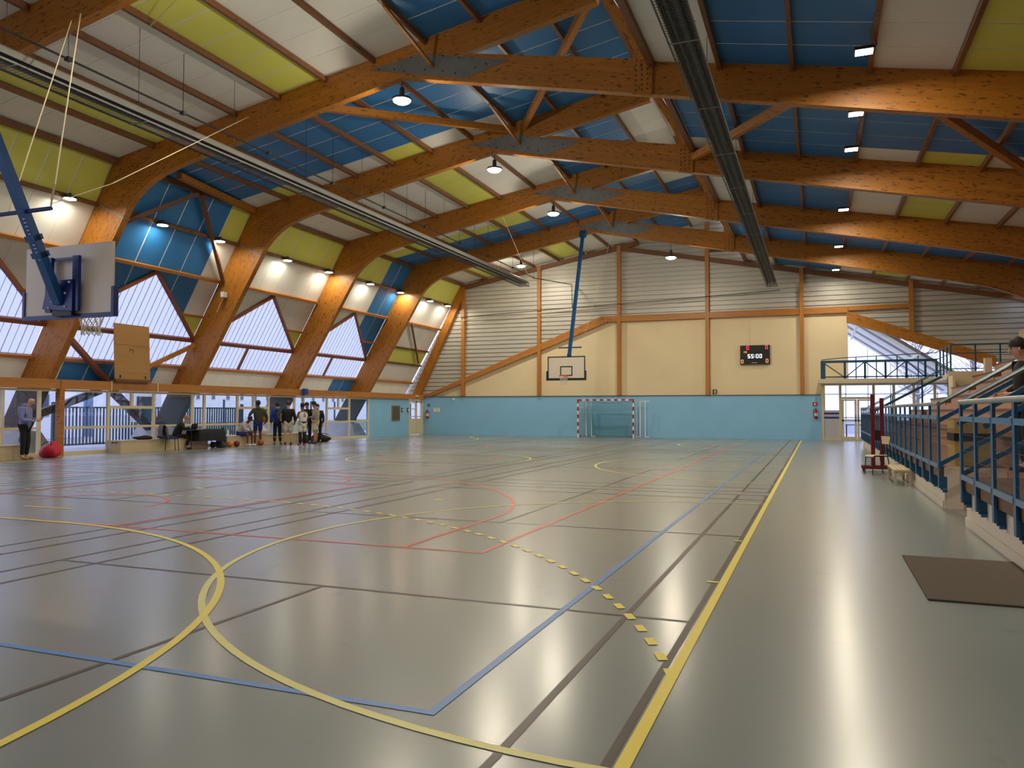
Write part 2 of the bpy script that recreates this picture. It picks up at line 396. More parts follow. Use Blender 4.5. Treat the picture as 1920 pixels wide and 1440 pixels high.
# yellow handball court
b = LN(0.0042)
for sx in (-1, 1): b.seg(sx*9.968, -2.4, sx*9.968, 40, .064)
b.seg(-10, 0.025, 10, 0.025); b.seg(-10, 39.975, 10, 39.975)
for s, y0 in ((1, 0), (-1, 40)):
    P = [(7.475*1.0, y0)]
    arc = lambda rr: [(1.5+rr*math.cos(R(t)), y0+s*rr*math.sin(R(t))) for t in [i*2.0 for i in range(46)]]
    p6 = arc(5.97); b.pts(p6+[(-x, y) for x, y in reversed(p6)], .06)
    b.seg(-.5, y0+s*7, .5, y0+s*7); b.seg(-.075, y0+s*4, .075, y0+s*4)
    # dashed 9 m line
    t0 = math.asin(2.96/9); L9 = []
    d = 0.0; arclen = 8.975*(math.pi/2-t0)
    n = int(arclen/0.30)
    for i in range(n+1):
        t = t0+(i*0.30)/8.975; 
        for sx in (1, -1):
            b.pts([(sx*(1.5+8.975*math.cos(t+k*.15/8.975/3)), y0+s*8.975*math.sin(t+k*.15/8.975/3)) for k in range(4)], .06)
    for i in range(-5, 6): b.seg(i*.30-.075, y0+s*8.975, i*.30+.075, y0+s*8.975, .06)
for y in (7.75, 5.49): b.seg(9.83, y, 9.93, y, .05)
b.done('handball_line', M_YEL)

# ceilings --------------------------------------------------------
panel_cache = {}
def panel_mesh(w, h, t, mat):
    """flat panel, w along local X (slope), h along local Y, hung below the plane"""
    k = (round(w, 3), round(h, 3), mat.name)
    if k not in panel_cache: panel_cache[k] = MB().box(0, w, 0, h, -t, 0).mesh('panel', mat)
    return panel_cache[k]
def slope_rot(dx, dz): return (0, -math.atan2(dz, dx), 0)
LPMAP = {   # rows from the knee to the ridge, strips from near to far
 0: ['W'*6, 'G'*6, 'W'*6, 'W'*6, 'G'*6, 'W'*6, 'W'*6, 'B'*6, 'B'*6, 'B'*6],
 1: ['BBBBBW', 'BBBBBG', 'BBBBBW', 'BBBBBW', 'BBBBBG', 'BBBBBW', 'BBBBBW', 'B'*6, 'B'*6, 'B'*6],
 2: ['W'*6, 'G'*6, 'W'*6, 'W'*6, 'G'*6, 'W'*6, 'W'*6, 'B'*6, 'B'*6, 'W'*6],
 3: ['WWWGBB', 'GGGGBB', 'WWWGBB', 'WWWGBB', 'GGGGBB', 'WWWWBB', 'WWWWBB', 'B'*6, 'B'*6, 'WWWWBB'],
 4: ['W'*6, 'G'*6, 'W'*6, 'W'*6, 'G'*6, 'W'*6, 'W'*6, 'B'*6, 'B'*6, 'W'*6]}
RPMAP = {
 0: ['W'*6, 'B'*6, 'B'*6, 'W'*6, 'G'*6, 'W'*6, 'W'*6, 'G'*6],
 1: ['BBBBBW', 'B'*6, 'B'*6, 'BBBBBW', 'BBBBBG', 'BBBBBW', 'BBBBBW', 'BBBBBG'],
 2: ['W'*6, 'B'*6, 'B'*6, 'W'*6, 'G'*6, 'W'*6, 'W'*6, 'G'*6],
 3: ['B'*6]*8,
 4: ['W'*6, 'B'*6, 'B'*6, 'W'*6, 'G'*6, 'W'*6, 'W'*6, 'G'*6]}
BAYS = [(FY[i]+FT, (FY+[GY])[i+1]) for i in range(6)]   # bay -1,0,1,2,3,4
GAP = 0.046
def lay_roof(ceil, X, zf, maps, slope):
    dl = math.sqrt(1+slope*slope); ang = (0, -math.atan(slope), 0)
    # white backing sheet above the panels
    MB().prism([(X[0], zf(X[0])+.0015), (X[-1], zf(X[-1])+.0015), (X[-1], zf(X[-1])+.2), (X[0], zf(X[0])+.2)], -6, YW+.3).build('backing_sheet', M_BACK, ceil)
    for bi, (ya, yb) in enumerate(BAYS):
        for r in range(len(X)-1):
            x0, x1 = X[r]+GAP, X[r+1]-GAP; w = (x1-x0)*dl
            if bi == 0:
                inst('panel', panel_mesh(w, yb-ya, .007, PC[maps[0][r][0]]), ceil, (x0, ya, zf(x0)), ang); continue
            st = (yb-ya)/6
            for k in range(6):
                g = GAP if maps[bi-1][r][k] != 'W' else 0.012
                inst('panel', panel_mesh(w, st-g, .007, PC[maps[bi-1][r][k]]), ceil, (x0, ya+k*st+g/2, zf(x0)), ang)
        pmesh = MB().box(-.05, .05, 0, yb-ya, -.17, 0.0).mesh('purlin', M_PURL)
        # grain along the purlin: rotate the mesh so that local X is its length
        pmesh = MB().box(0, yb-ya, -.045, .045, -.15, -.012).mesh('purlin', M_PURL)
        for x in X[1:-1] if X[0] < 0 else X[1:]:
            o = inst('purlin', pmesh, ceil, (x, ya, zf(x))); o.rotation_euler = (math.atan(slope) if False else 0, 0, R(90))
ceilL = struct('ceiling'); lay_roof(ceilL, XL, zl, LPMAP, 0.1775)
ceilR = struct('ceiling'); lay_roof(ceilR, XR, zr, RPMAP, -0.19)
# steep face between ridge and short slope, ridge and eave boards
for ya, yb in BAYS:
    MB().prism([(6.0, 11.76), (7.35, 9.41), (7.42, 9.46), (6.07, 11.82)], ya, yb).build('steep_panel', M_W, ceilR)
    MB().bar((5.93, ya, 11.66), (5.93, yb, 11.66), .12, .2).build('ridge_board', M_PURL, ceilL)
    MB().bar((7.3, ya, 9.36), (7.3, yb, 9.36), .14, .2).build('purlin', M_PURL, ceilR)
    MB().bar((-8.98, ya, 8.98), (-8.98, yb, 8.98), .12, .16).build('purlin', M_PURL, ceilL)
# roof bracing in the second bay
def brace(name, p, q, w=.16, h=.2, mat=M_FRAME, parent=None):
    p = Vector(p); q = Vector(q); d = q-p
    o = MB().box(0, d.length, -w/2, w/2, -h/2, h/2).build(name, mat, parent, world=False)
    o.matrix_local = Matrix.Translation(p) @ d.to_track_quat('X', 'Z').to_matrix().to_4x4()
    return o
A_, B_ = FY[2]+FT, FY[3]
brace('brace', (-2.75, A_-.1, zl(-2.75)-.28), (1.6, B_+.1, zl(1.6)-.28), parent=ceilL)
brace('brace', (1.75, B_+.1, zl(1.75)-.28), (5.9, A_, zl(5.9)-.28), parent=ceilL)
brace('brace', (7.3, B_+.05, zr(7.3)-.3), (10.9, A_, zr(10.9)-.3), parent=ceilR)
brace('brace', (12.4, A_, zr(12.4)-.3), (16.3, B_, zr(16.3)-.3), parent=ceilR)
brace('brace', (-9.0, FY[3]-.05, 8.95), (-8.35, A_+1.6, 9.0), parent=ceilL, w=.2, h=.2)

# timber frames ---------------------------------------------------
def member(name, poly, y0, y1, mat, parent, ax=None):
    """polygon (x,z) extruded in y; local X runs along direction ax so that the grain follows the member"""
    ax = ax or (poly[1][0]-poly[0][0], poly[1][1]-poly[0][1]); a = math.atan2(ax[1], ax[0]); ca, sa = math.cos(a), math.sin(a)
    ox, oz = poly[0]
    loc = [((x-ox)*ca+(z-oz)*sa, -(x-ox)*sa+(z-oz)*ca) for x, z in poly]
    o = MB().prism(loc, 0, y1-y0).build(name, mat, parent, world=False)
    base = Vector((0, 0, 0)); q = parent
    while q is not None: base += q.location; q = q.parent
    o.location = Vector((ox, y0, oz))-base; o.rotation_euler = (0, -a, 0)
    return o
LEG_IN = [(-8.72, 7.22), (-8.51, 7.57), (-8.25, 7.84), (-7.96, 8.07), (-7.62, 8.27), (-7.28, 8.41), (-6.78, 8.56), (-6.28, 8.68), (-5.3, 8.87)]
RKN = [(16.2, 6.76), (17.2, 6.50), (17.9, 6.24), (18.5, 5.95), (18.95, 5.62), (19.35, 5.2), (19.65, 4.75)]
bolt_me = None
def frame(y, idx):
    t = thing('timber_frame', '%s glued timber portal frame counted from the blue end wall' % ORD[idx], 'roof frame', (0, y, 0), group='timber portal frames')
    y1 = y+FT
    member('leg', [(-13.0, 2.36), (-11.74, 2.36), (-8.72, 7.22), (-9.81, 7.78)], y, y1, M_FRAME, t, (2.96, 4.83))
    member('outer_leg', [(-14.13, 0.4), (-12.96, 0.4), (-11.76, 2.32), (-13.0, 2.32)], y, y1, M_DARKW, t, (1.2, 1.92))
    member('haunch', [(-9.81, 7.78), (-9.05, 9.09), (-5.3, zl(-5.3))]+list(reversed(LEG_IN)), y, y1, M_FRAME, t, (3.0, 1.4))
    member('rafter', [(-5.3, 8.87), (6.0, 11.06), (6.0, 11.76), (-5.3, zl(-5.3))], y, y1, M_FRAME, t)
    member('cross_beam', [(0.8, 10.052), (16.2, 6.76), (16.2, zr(16.2)), (2.73, 10.37)], y, y1, M_FRAME, t)
    member('haunch', RKN+[(20.9, 5.25), (20.0, zr(20.0)), (16.2, zr(16.2))], y, y1, M_FRAME, t, (3, -1))
    member('leg', [(19.65, 4.75), (22.6, 0.1), (23.9, 0.1), (20.9, 5.25)], y, y1, M_FRAME, t)
    member('steel_plate', [(-.19, 10.40), (2.59, 9.755), (3.81, 10.02), (1.38, 10.59)], y-.012, y-.001, M_STEEL, t, (1, 0))
    pb = MB()
    for fx, fz in ((.15, 10.36), (.6, 10.30), (1.1, 10.52), (1.5, 10.15), (2.0, 10.03), (2.35, 9.92), (2.45, 10.3), (2.9, 9.98), (3.2, 10.02), (.9, 10.2), (2.0, 10.42)):
        pb.lathe([(.022, y-.03), (.022, y-.012)], 6, (fx, 0, fz), 'y')
    pb.build('plate_bolt', M_DGREY, t)['kind'] = 'stuff'
    member('post', [(6.87, 8.70), (7.31, 8.61), (7.33, 9.44), (6.98, 10.05), (6.87, 10.05)], y-.06, y-.001, M_FRAME, t, (0, 1))
    pb = MB()
    for i in range(3):
        for j in range(6): pb.lathe([(.02, y-.07), (.02, y-.06)], 6, (6.95+i*.13, 0, 8.78+j*.115), 'y')
    pb.build('post_bolt', M_BOLT, t)['kind'] = 'stuff'
    member('strut', [(7.05, 9.45), (7.30, 9.45), (6.10, 11.55), (5.92, 11.45)], y-.1, y-.002, M_FRAME, t, (-1.2, 2.1))
    # ring of dowels on the haunch
    rb = MB()
    for rad, n in ((.17, 10), (.27, 16), (.37, 22), (.46, 26)):
        for i in range(n):
            a = 2*math.pi*i/n; rb.lathe([(.017, y-.006), (.017, y-.0005)], 5, (-8.42+rad*math.cos(a), 0, 8.52+rad*math.sin(a)), 'y')
    rb.build('dowel_ring', M_BOLT, t)['kind'] = 'stuff'
    member('joint_strip', [(-9.83, 7.79), (-8.70, 7.215), (-8.68, 7.25), (-9.81, 7.83)], y-.01, y1+.01, M_GALV, t)
    MB().bar((1.72, y-.02, 10.2), (1.52, y-2.1, zl(1.52)-.17), .07, .07).build('fly_brace', M_FRAME, t)
    # concrete footing under the outside foot
    f = MB(); n = 0
    f.v = [(-14.7, y-.55, -.05), (-12.15, y-.55, -.05), (-12.15, y+.75, -.05), (-14.7, y+.75, -.05), (-14.35, y-.25, .95), (-12.55, y-.25, .75), (-12.55, y+.45, .75), (-14.35, y+.45, .95)]
    f.f = [(0,3,2,1), (4,5,6,7), (0,1,5,4), (1,2,6,5), (2,3,7,6), (3,0,4,7)]
    f.build('footing', M_CONC, t)
    return t
for i, y in enumerate(reversed(FY)): frame(y, i)

# leaning side wall ------------------------------------------------
wl = struct('wall_left')
GZ = [9.09, 7.78, 6.40, 5.05, 4.20, 3.17, 2.42]
LWMAP = {
 0: ['G'*6, 'W'*6, 'W'*6, 'W'*6, None, 'W'*6],
 1: ['GBBBBG', 'WBBBBW', 'WBBBBW', 'GBBBBG', None, 'WBBBBW'],
 2: ['G'*6, 'W'*6, 'W'*6, 'G'*6, None, 'W'*6],
 3: ['GGGGBB', 'WWWWBB', 'WWWWBB', 'WWWWBB', None, 'WWWWBB'],
 4: ['G'*6, 'W'*6, 'BWWWWW', 'BGGGGG', 'BWWWWW', 'BWWWWW']}
SL = math.sqrt(1+1/1.71**2)   # length on the slope per metre of height
def lw_matrix(y): # local X = along Y, local Z = up the slope, local Y = into the building thickness
    ez = Vector((1/1.71, 0, 1)).normalized(); ex = Vector((0, 1, 0)); ey = ez.cross(ex)
    M = Matrix.Identity(4)
    for i, c in enumerate((ex, ey, ez)):
        for j in range(3): M[j][i] = c[j]
    M.translation = Vector((xw(2.42), y, 2.42)); return M
# ey points outwards (-x, +z); panel inner faces at local y = 0
def lw_obj(name, poly, y, t0, t1, mat, parent, off=None):
    """poly in (along Y from y, height z)"""
    o = MB().prism([(u, (z-2.42)*SL) for u, z in poly], t0, t1).build(name, mat, parent, world=False)
    o.matrix_local = lw_matrix(y); return o
wins = []
for bi, (ya, yb) in enumerate(BAYS):
    W = yb-ya; st = W/6; mp_ = LWMAP[max(bi-1, 0)]; hasw = bi-1 < 4
    apex = (W/2, 6.27)
    for r in range(6):
        z1, z0 = GZ[r], GZ[r+1]
        if mp_[r] is None: continue
        for k in range(6):
            g = GAP/2 if mp_[r][k] != 'W' else .007
            poly = [(k*st+g, z0+.02), ((k+1)*st-g, z0+.02), ((k+1)*st-g, z1-.02), (k*st+g, z1-.02)]
            if hasw and r in (2, 3):
                s_ = (apex[1]-4.2)/(W/2)
                if k < 3: poly = clip(poly, s_, -1, -4.2)      # keep z >= 4.2 + s*u
                else: poly = clip(poly, -s_, -1, -4.2-s_*W)
                if len(poly) < 3: continue
            if bi == 0 and k not in (4, 5): 
                if r in (0, 1) and k == 0: poly = [(0, z0+.02), (4*st, z0+.02), (4*st, z1-.02), (0, z1-.02)]
                elif r in (0, 1): continue
            lw_obj('panel', poly, ya, 0.005, .012, PC[mp_[r][k]], wl)
    # backing behind solid parts
    back = [[(-.24, 6.35), (W+.02, 6.35), (W+.02, 9.3), (-.24, 9.3)], [(-.24, 2.2), (W+.02, 2.2), (W+.02, 3.2), (-.24, 3.2)]]
    if hasw: back += [[(0, 4.2), (W/2, 6.36), (0, 6.36)], [(W, 4.2), (W, 6.36), (W/2, 6.36)]]
    else: back += [[(0, 3.2), (W, 3.2), (W, 6.36), (0, 6.36)]]
    for q in back: lw_obj('backing_sheet', q, ya, .014, .09, M_BACK, wl)
    # girts
    for z in (7.78, 6.40, 3.17): lw_obj('girt', [(0, z-.05), (W, z-.05), (W, z+.05), (0, z+.05)], ya, -.13, .0, M_TRIM if z < 7 else M_PURL, wl)
    if not hasw:
        for z in (5.05, 4.2): lw_obj('girt', [(0, z-.04), (W, z-.04), (W, z+.04), (0, z+.04)], ya, -.1, .0, M_PURL, wl)
        for a, b_ in (((2.0, 6.4), (0.2, 5.5)), ((2.3, 6.4), (5.3, 4.4))):
            q = lw_matrix(ya); brace('brace', q @ Vector((a[0], -.16, (a[1]-2.42)*SL)), q @ Vector((b_[0], -.16, (b_[1]-2.42)*SL)), .1, .12, M_PURL, wl)
    else:
        lw_obj('girt', [(W*.78, 5.02), (W, 5.02), (W, 5.09), (W*.78, 5.09)], ya, -.05, .0, M_TRIM, wl)
        lw_obj('girt', [(0, 5.02), (W*.22, 5.02), (W*.22, 5.09), (0, 5.09)], ya, -.05, .0, M_TRIM, wl)
# bracing of the second bay on the leaning wall
q = lw_matrix(BAYS[2][0])
def lwb(a, b_, off=-.2, w=.12, h=.14, mat=M_PURL):
    brace('brace', q @ Vector((a[0], off, (a[1]-2.42)*SL)), q @ Vector((b_[0], off, (b_[1]-2.42)*SL)), w, h, mat, wl)
lwb((3.1, 8.98), (-.1, 6.95)); lwb((3.2, 8.98), (6.0, 6.45))
lwb((-.1, 4.35), (2.95, 2.5), w=.16, h=.16, mat=M_REDW); lwb((6.1, 4.12), (3.1, 2.5), w=.16, h=.16, mat=M_FRAME)
lwb((2.8, 2.2), (0.1, 1.05), off=-.1, w=.22, h=.25, mat=M_DARKW); lwb((3.3, 2.2), (5.9, .75), off=-.1, w=.22, h=.25, mat=M_DARKW)
# soffit behind the beam
MB().box(-13.1, -11.75, -6, YW, 2.36, 2.40).build('soffit', M_W, wl)
# windows in the leaning wall
for bi in range(0, 5):
    ya, yb = BAYS[bi]; W = yb-ya
    w = struct('window_%d' % (bi+1))
    tri = [(0.0, 4.2), (W, 4.2), (W/2, 6.27)]
    lw_obj('pane', tri, ya, .03, .045, M_POLY, w)
    h = W/2-.03
    lw_obj('pane', [(0, 3.2), (h, 3.2), (h, 4.17), (0, 4.17)], ya, .03, .045, M_POLY, w)
    lw_obj('pane', [(W-h, 3.2), (W, 3.2), (W, 4.17), (W-h, 4.17)], ya, .03, .045, M_POLY, w)
    rb = MB()
    n = 24
    for i in range(1, n):
        u = W*i/n; zt = 4.2+min(u, W-u)*(6.27-4.2)/(W/2)
        wd = .010 if i % 2 else .018
        for za, zb in ((3.2, 4.17), (4.22, zt-.03)):
            if zb > za+.05: rb.prism([(u-wd/2, (za-2.42)*SL), (u+wd/2, (za-2.42)*SL), (u+wd/2, (zb-2.42)*SL), (u-wd/2, (zb-2.42)*SL)], .012, .03)
    o = rb.build('sheet_rib', pm('sheet_rib', C(206, 212, 232), 0.4, var=.05), w, world=False); o.matrix_local = lw_matrix(ya)
    lw_obj('sill', [(0, 4.12), (W, 4.12), (W, 4.25), (0, 4.25)], ya, -.1, .03, M_REDW, w)
    lw_obj('mullion', [(W/2-.05, 3.2), (W/2+.05, 3.2), (W/2+.05, 4.14), (W/2-.05, 4.14)], ya, -.05, .03, M_REDW, w)
    qm = lw_matrix(ya)
    for sgn, u0 in ((1, 0), (-1, W)):
        brace('frame_rail', qm @ Vector((u0, -.04, (4.22-2.42)*SL)), qm @ Vector((W/2, -.04, (6.29-2.42)*SL)), .1, .14, M_REDW, w)

# horizontal beam over the side glazing
tb = struct('trim_1')
cuts = [-6, 4, 10.3, 16.5, 18.4, 20.4, 26.7, 33.1, YW]
for a, b_ in zip(cuts[:-1], cuts[1:]):
    o = MB().box(0, b_-a-.02, -.09, .09, -.15, .15).build('beam', M_TRIM, tb, world=False); o.location = (WX+.07, a, 2.27); o.rotation_euler = (0, 0, R(90))
for y in (18.4, 20.4): MB().box(WX+.155, WX+.175, y-.02, y+.02, 2.1, 2.44).build('pipe_strip', M_CREAMF, tb)
MB().box(WX-.02, WX+.18, 16.45, 16.62, 0, 2.12).build('post', M_FRAME, tb)

# glazed screen under the beam
gw = struct('window_6')
ZT = 2.11
mull = [-3.0, 1.5, 6.0, 10.3, 12.6, 14.69, 15.87, 16.62, 18.41, 20.37, 22.27, 22.89, 24.78, 26.75, 28.59, 29.27, 31.16, 33.14, 34.99]
for y in mull: MB().box(WX-.03, WX+.05, y-.05, y+.05, 0.06, ZT).build('mullion', M_CREAMF, gw)
vents = {(18.41, 20.37), (24.78, 26.75), (31.16, 33.14)}
for a, b_ in zip(mull[:-1], mull[1:]):
    MB().box(WX-.03, WX+.06, a, b_, 0.0, .12).build('bottom_rail', M_CREAMF, gw)
    MB().box(WX-.03, WX+.05, a+.05, b_-.05, ZT-.07, ZT).build('top_rail', M_CREAMF, gw)
    tops = [(.12, .84), (.92, ZT-.07)]
    if (a, b_) == (15.87, 16.62): tops = [(.12, ZT-.07)]
    else: MB().box(WX-.03, WX+.05, a+.05, b_-.05, .84, .92).build('mid_rail', M_CREAMF, gw)
    if (a, b_) in vents:
        MB().box(WX-.03, WX+.05, a+.05, b_-.05, 1.50, 1.60).build('vent_rail', M_CREAMF, gw)
        mb_ = (a+b_)/2; MB().box(WX-.03, WX+.05, mb_-.05, mb_+.05, 1.60, ZT-.07).build('vent_mullion', M_CREAMF, gw)
        tops = [(.12, .84), (.92, 1.50)]
        for u0, u1 in ((a+.05, mb_-.05), (mb_+.05, b_-.05)): MB().box(WX, WX+.008, u0, u1, 1.60, ZT-.07).build('pane', M_GLASS, gw)
    for z0, z1 in tops: MB().box(WX, WX+.008, a+.05, b_-.05, z0, z1).build('pane', M_GLASS, gw)
# blue wall stretch and double door
MB().box(WX-.15, WX+.05, 35.04, 39.36, 0, ZT+.02).build('dado_panel', M_DADO, wl)
MB().box(WX-.15, WX+.05, 41.18, YW, 0, ZT+.02).build('dado_panel', M_DADO, wl)
dr = struct('door_1')
for y in (39.4, 41.12): MB().box(WX-.08, WX+.09, y-.05, y+.05, 0, ZT).build('door_jamb', M_CREAMF, dr)
MB().box(WX-.08, WX+.09, 39.45, 41.07, ZT-.08, ZT).build('door_head', M_CREAMF, dr)
for a, b_ in ((39.46, 40.33), (40.35, 41.06)):
    lf = MB(); lf.box(WX-.02, WX+.05, a, b_, .02, .95)
    lf.box(WX-.02, WX+.05, a, a+.09, .95, 2.02); lf.box(WX-.02, WX+.05, b_-.09, b_, .95, 2.02); lf.box(WX-.02, WX+.05, a, b_, 1.93, 2.02)
    lo = lf.build('door_leaf', M_CREAMF, dr)
    MB().box(WX-.02, WX+.04, a+.09, b_-.09, 1.06, 1.12).build('glazing_bar', M_CREAMF, lo)
    MB().box(WX+.01, WX+.018, a+.09, b_-.09, .95, 1.93).build('pane', M_GLASS, lo)
MB().box(WX-.02, WX+.04, 39.55, 40.24, 1.52, 1.57).build('glazing_bar', M_CREAMF, dr)

# end wall ----------------------------------------------------------
wb = struct('wall_back')
PX = [-9.05, -4.22, 0.5, 5.3, 10.03, 15.05]
MB().box(-11.95, 10.9, YW-.1, YW+.25, 0, 2.27).build('dado_panel', M_DADO, wb)
MB().box(-11.95, 10.9, YW-.14, YW, 2.27, 2.31).build('ledge', pm('ledge_dark', C(96, 104, 100), .5), wb)
def zst(x): return 2.35+(x+11.51)*(6.76-2.35)/11.0 if x < -.51 else 6.72     # strip beam, top
def zsb(x): return 2.25+(x+11.2)*(6.40-2.25)/11.05 if x < -.15 else 6.40     # strip beam, bottom
edges = [-11.95]+PX[:5]+[12.2]
for a, b_ in zip(edges[:-1], edges[1:]):
    xs = sorted(set([a, b_]+[x for x in (-11.2, -.15, -.51, 10.9) if a < x < b_]))
    if a >= 10: poly = [(10.03, 2.31), (10.9, 2.31), (10.9, 3.0), (12.2, 3.0), (12.2, 6.42), (10.03, 6.42)]
    else: poly = [(a, 2.31), (b_, 2.31)]+[(x, max(2.312, zsb(x)+.14)) for x in reversed(xs)]
    MB().prism(poly, YW, YW+.1).build('plaster_panel', M_PLASTER, wb)
MB().box(7.36, 7.44, YW-.03, YW, 4.88, 6.4).build('conduit', M_PLASTER, wb)
def cladding(poly, name='cladding'):
    zs = [z for _, z in poly]; z = math.floor(min(zs)/.245)*.245; m = MB()
    while z < max(zs):
        q = clip(clip(poly, 0, -1, -z), 0, 1, z+.19)
        if len(q) > 2: m.prism(q, YW-.012, YW+.1)
        q = clip(clip(poly, 0, -1, -(z+.19)), 0, 1, z+.245)
        if len(q) > 2: m.prism(q, YW+.06, YW+.1)
        z += .245
    if m.v: m.build(name, M_CLAD, wb)
def roofz(x): return zl(x) if x <= 6.0 else (zr(x) if x > 7.35 else 11.76+(x-6)*(9.41-11.76)/1.35)
cedges = [-11.95]+PX+[20.6]
for a, b_ in zip(cedges[:-1], cedges[1:]):
    xs = sorted(set([a, b_]+[x for x in (-9.05, -.51, 6.0, 7.35) if a < x < b_]))
    if a < -9.05:
        cladding([(-13.1, 2.3), (-11.4, 2.3), (b_, zst(b_)-.12), (b_, zl(b_)), (-9.1, 9.05)])
    elif a < 15:
        for c, d in zip(xs[:-1], xs[1:]): cladding([(c, zst(c)-.12), (d, zst(d)-.12), (d, roofz(d)), (c, roofz(c))])
    else: cladding([(15.05, 5.2), (19.0, 3.66), (20.6, 3.66), (20.6, roofz(20.6)), (15.05, roofz(15.05))])
cladding([(12.2, 6.38), (15.05, 5.2), (15.05, 6.65), (12.2, 6.65)])
# posts and beams on the end wall
for x in PX:
    zt = roofz(x)-.1; zb = 2.31 if x < 12 else 4.98
    o = MB().box(0, zt-zb, -.11, .11, -.1, .1).build('wall_post', M_TRIM, wb, world=False); o.location = (x, YW-.12, zb); o.rotation_euler = (0, R(-90), 0)
member('strip_beam', [(-11.2, 2.30), (-.15, 6.40), (-.51, 6.74), (-11.75, 2.30)], YW-.2, YW-.02, M_TRIM, wb)
member('strip_beam', [(-.13, 6.41), (12.2, 6.41), (12.2, 6.73), (-.49, 6.74)], YW-.19, YW-.02, M_TRIM, wb)
member('strip_beam', [(12.22, 6.50), (15.05, 6.54), (15.05, 6.74), (12.22, 6.73)], YW-.16, YW-.02, M_TRIM, wb)
member('raking_beam', [(12.15, 5.92), (18.6, 3.52), (18.6, 4.05), (12.15, 6.48)], YW-.24, YW-.02, M_FRAME, wb)
member('gable_rafter', [(-9.05, 8.72), (1.6, 10.62), (1.6, 10.86), (-9.05, 8.98)], YW-.2, YW-.02, M_PURL, wb)
member('gable_rafter', [(.5, 10.40), (20.2, 6.55), (20.2, 6.78), (.5, 10.64)], YW-.19, YW-.02, M_PURL, wb)
member('gable_rafter', [(-12.35, 2.42), (-11.85, 2.42), (-8.95, 8.4), (-9.15, 9.0)], YW-.35, YW-.05, M_FRAME, wb, (3, 6))
MB().box(5.45, 6.8, YW-.03, YW-.015, 9.95, 10.28).build('translucent_strip', M_POLY, wb)
# closing walls outside the picture
MB().box(-14.5, 24.5, -6.2, -6.0, 0, 12).build('wall_front', M_PLASTER).__setitem__('kind', 'structure')
o = MB().prism([(20.0, 7.05), (23.9, -.05), (24.1, -.05), (20.2, 7.05)], -6, YW).build('wall_right', M_W); o['kind'] = 'structure'

# ------------------------------------------------------------------ outside
tag(MB().box(-140, -11.96, -60, 160, -.5, -.06).build('ground', M_ASPH), kind='structure')
tag(MB().box(-11.96, 140, 41.36, 160, -.5, -.07).build('ground', M_ASPH), kind='structure')
M_BW = pm('outside_white', C(226, 228, 232), 0.8, var=.04)
M_BBL = pm('shutter_blue', C(78, 116, 160), 0.5, var=.08)
M_BGR = pm('outside_grey', C(140, 148, 160), 0.6)
M_WIN = pm('outside_window', C(70, 84, 104), 0.15)
M_DTEAL = pm('fence_green', C(34, 62, 72), 0.5)
def building(label, x, y0, y1, h, rows, roofcol, shutters=()):
    b = thing('building', label, 'building', (x, y0, 0))
    MB().box(x-9, x, y0, y1, -.06, h).build('wall', M_BW, b)
    MB().box(x-9.2, x+.25, y0-.2, y1+.2, h, h+.3).build('roof', roofcol, b)
    for (za, zb, w, gap, off) in rows:
        y = y0+off
        while y+w < y1-.5:
            f = MB().box(x, x+.05, y, y+w, za, zb).build('window', M_BGR, b)
            MB().box(x+.05, x+.06, y+.06, y+w-.06, za+.06, zb-.06).build('pane', M_WIN, f)
            y += w+gap
    for (ya, yb, zb) in shutters:
        s = MB().box(x, x+.06, ya, yb, 0, zb).build('shutter', M_BBL, b); m = MB()
        z = .1
        while z < zb-.1: m.box(x+.06, x+.09, ya+.05, yb-.05, z, z+.06); z += .16
        m.build('shutter_slats', M_BBL, s)['kind'] = 'stuff'
    return b
M_GREYR = pm('roof_grey', C(150, 158, 176), 0.6)
building('long white building with small slot windows beyond the green fence', -34, 44, 96, 4.2, [(2.3, 2.9, .35, 1.3, 2.0)], M_GREYR)
building('white storage building with blue louvred shutters outside the glazed screen', -27, 14, 34, 3.4, [(1.1, 2.3, 1.6, 5.0, 12.5)], M_GREYR, [(23.6, 25.2, 2.5), (30.2, 32.6, 2.2)])
bx = thing('storage_box', 'tall white box cabin standing behind the bar fence', 'cabin', (-20, 27, 0))
MB().box(-21.6, -19.6, 26.2, 28.4, -.06, 2.9).build('body', M_BW, bx); MB().box(-21.8, -19.4, 26.0, 28.6, 2.9, 3.0).build('lid', M_GREYR, bx)
MB().box(-19.6, -19.55, 26.9, 27.8, .1, 2.1).build('door', M_DGREY, bx)
fb = thing('bar_fence', 'dark green metal fence of upright bars outside the glazing', 'fence', (-16, 19, 0))
for y in (19.7, 23.9, 26.6, 30.0): MB().box(-16.06, -15.94, y-.06, y+.06, -.06, 1.75).build('post', M_DTEAL, fb)
for z in (.12, .78, 1.55): MB().box(-16.02, -15.98, 19.7, 30.0, z-.03, z+.03).build('rail', M_DTEAL, fb)
bm = MB().box(-.02, .02, -.03, .03, 0, 1.48).mesh('bar', M_DTEAL)
y = 19.9
while y < 29.95: inst('bar', bm, fb, (0, y-19, .08)); y += .155
sg = MB().box(-15.97, -15.95, 23.2, 23.55, .95, 1.3).build('sign_plate', M_WHITE, fb)
wf = thing('wire_fence', 'tall green wire mesh fence along the lawn outside', 'fence', (-18, 31, 0))
for i in range(9): MB().box(-18.04, -17.96, 31+i*2.5-.04, 31+i*2.5+.04, -.06, 2.0).build('post', M_DTEAL, wf)
m = MB()
for i in range(14): m.box(-18.004, -17.996, 31, 51, .1+i*.14, .105+i*.14)
m.build('mesh_wire', M_DTEAL, wf)['kind'] = 'stuff'
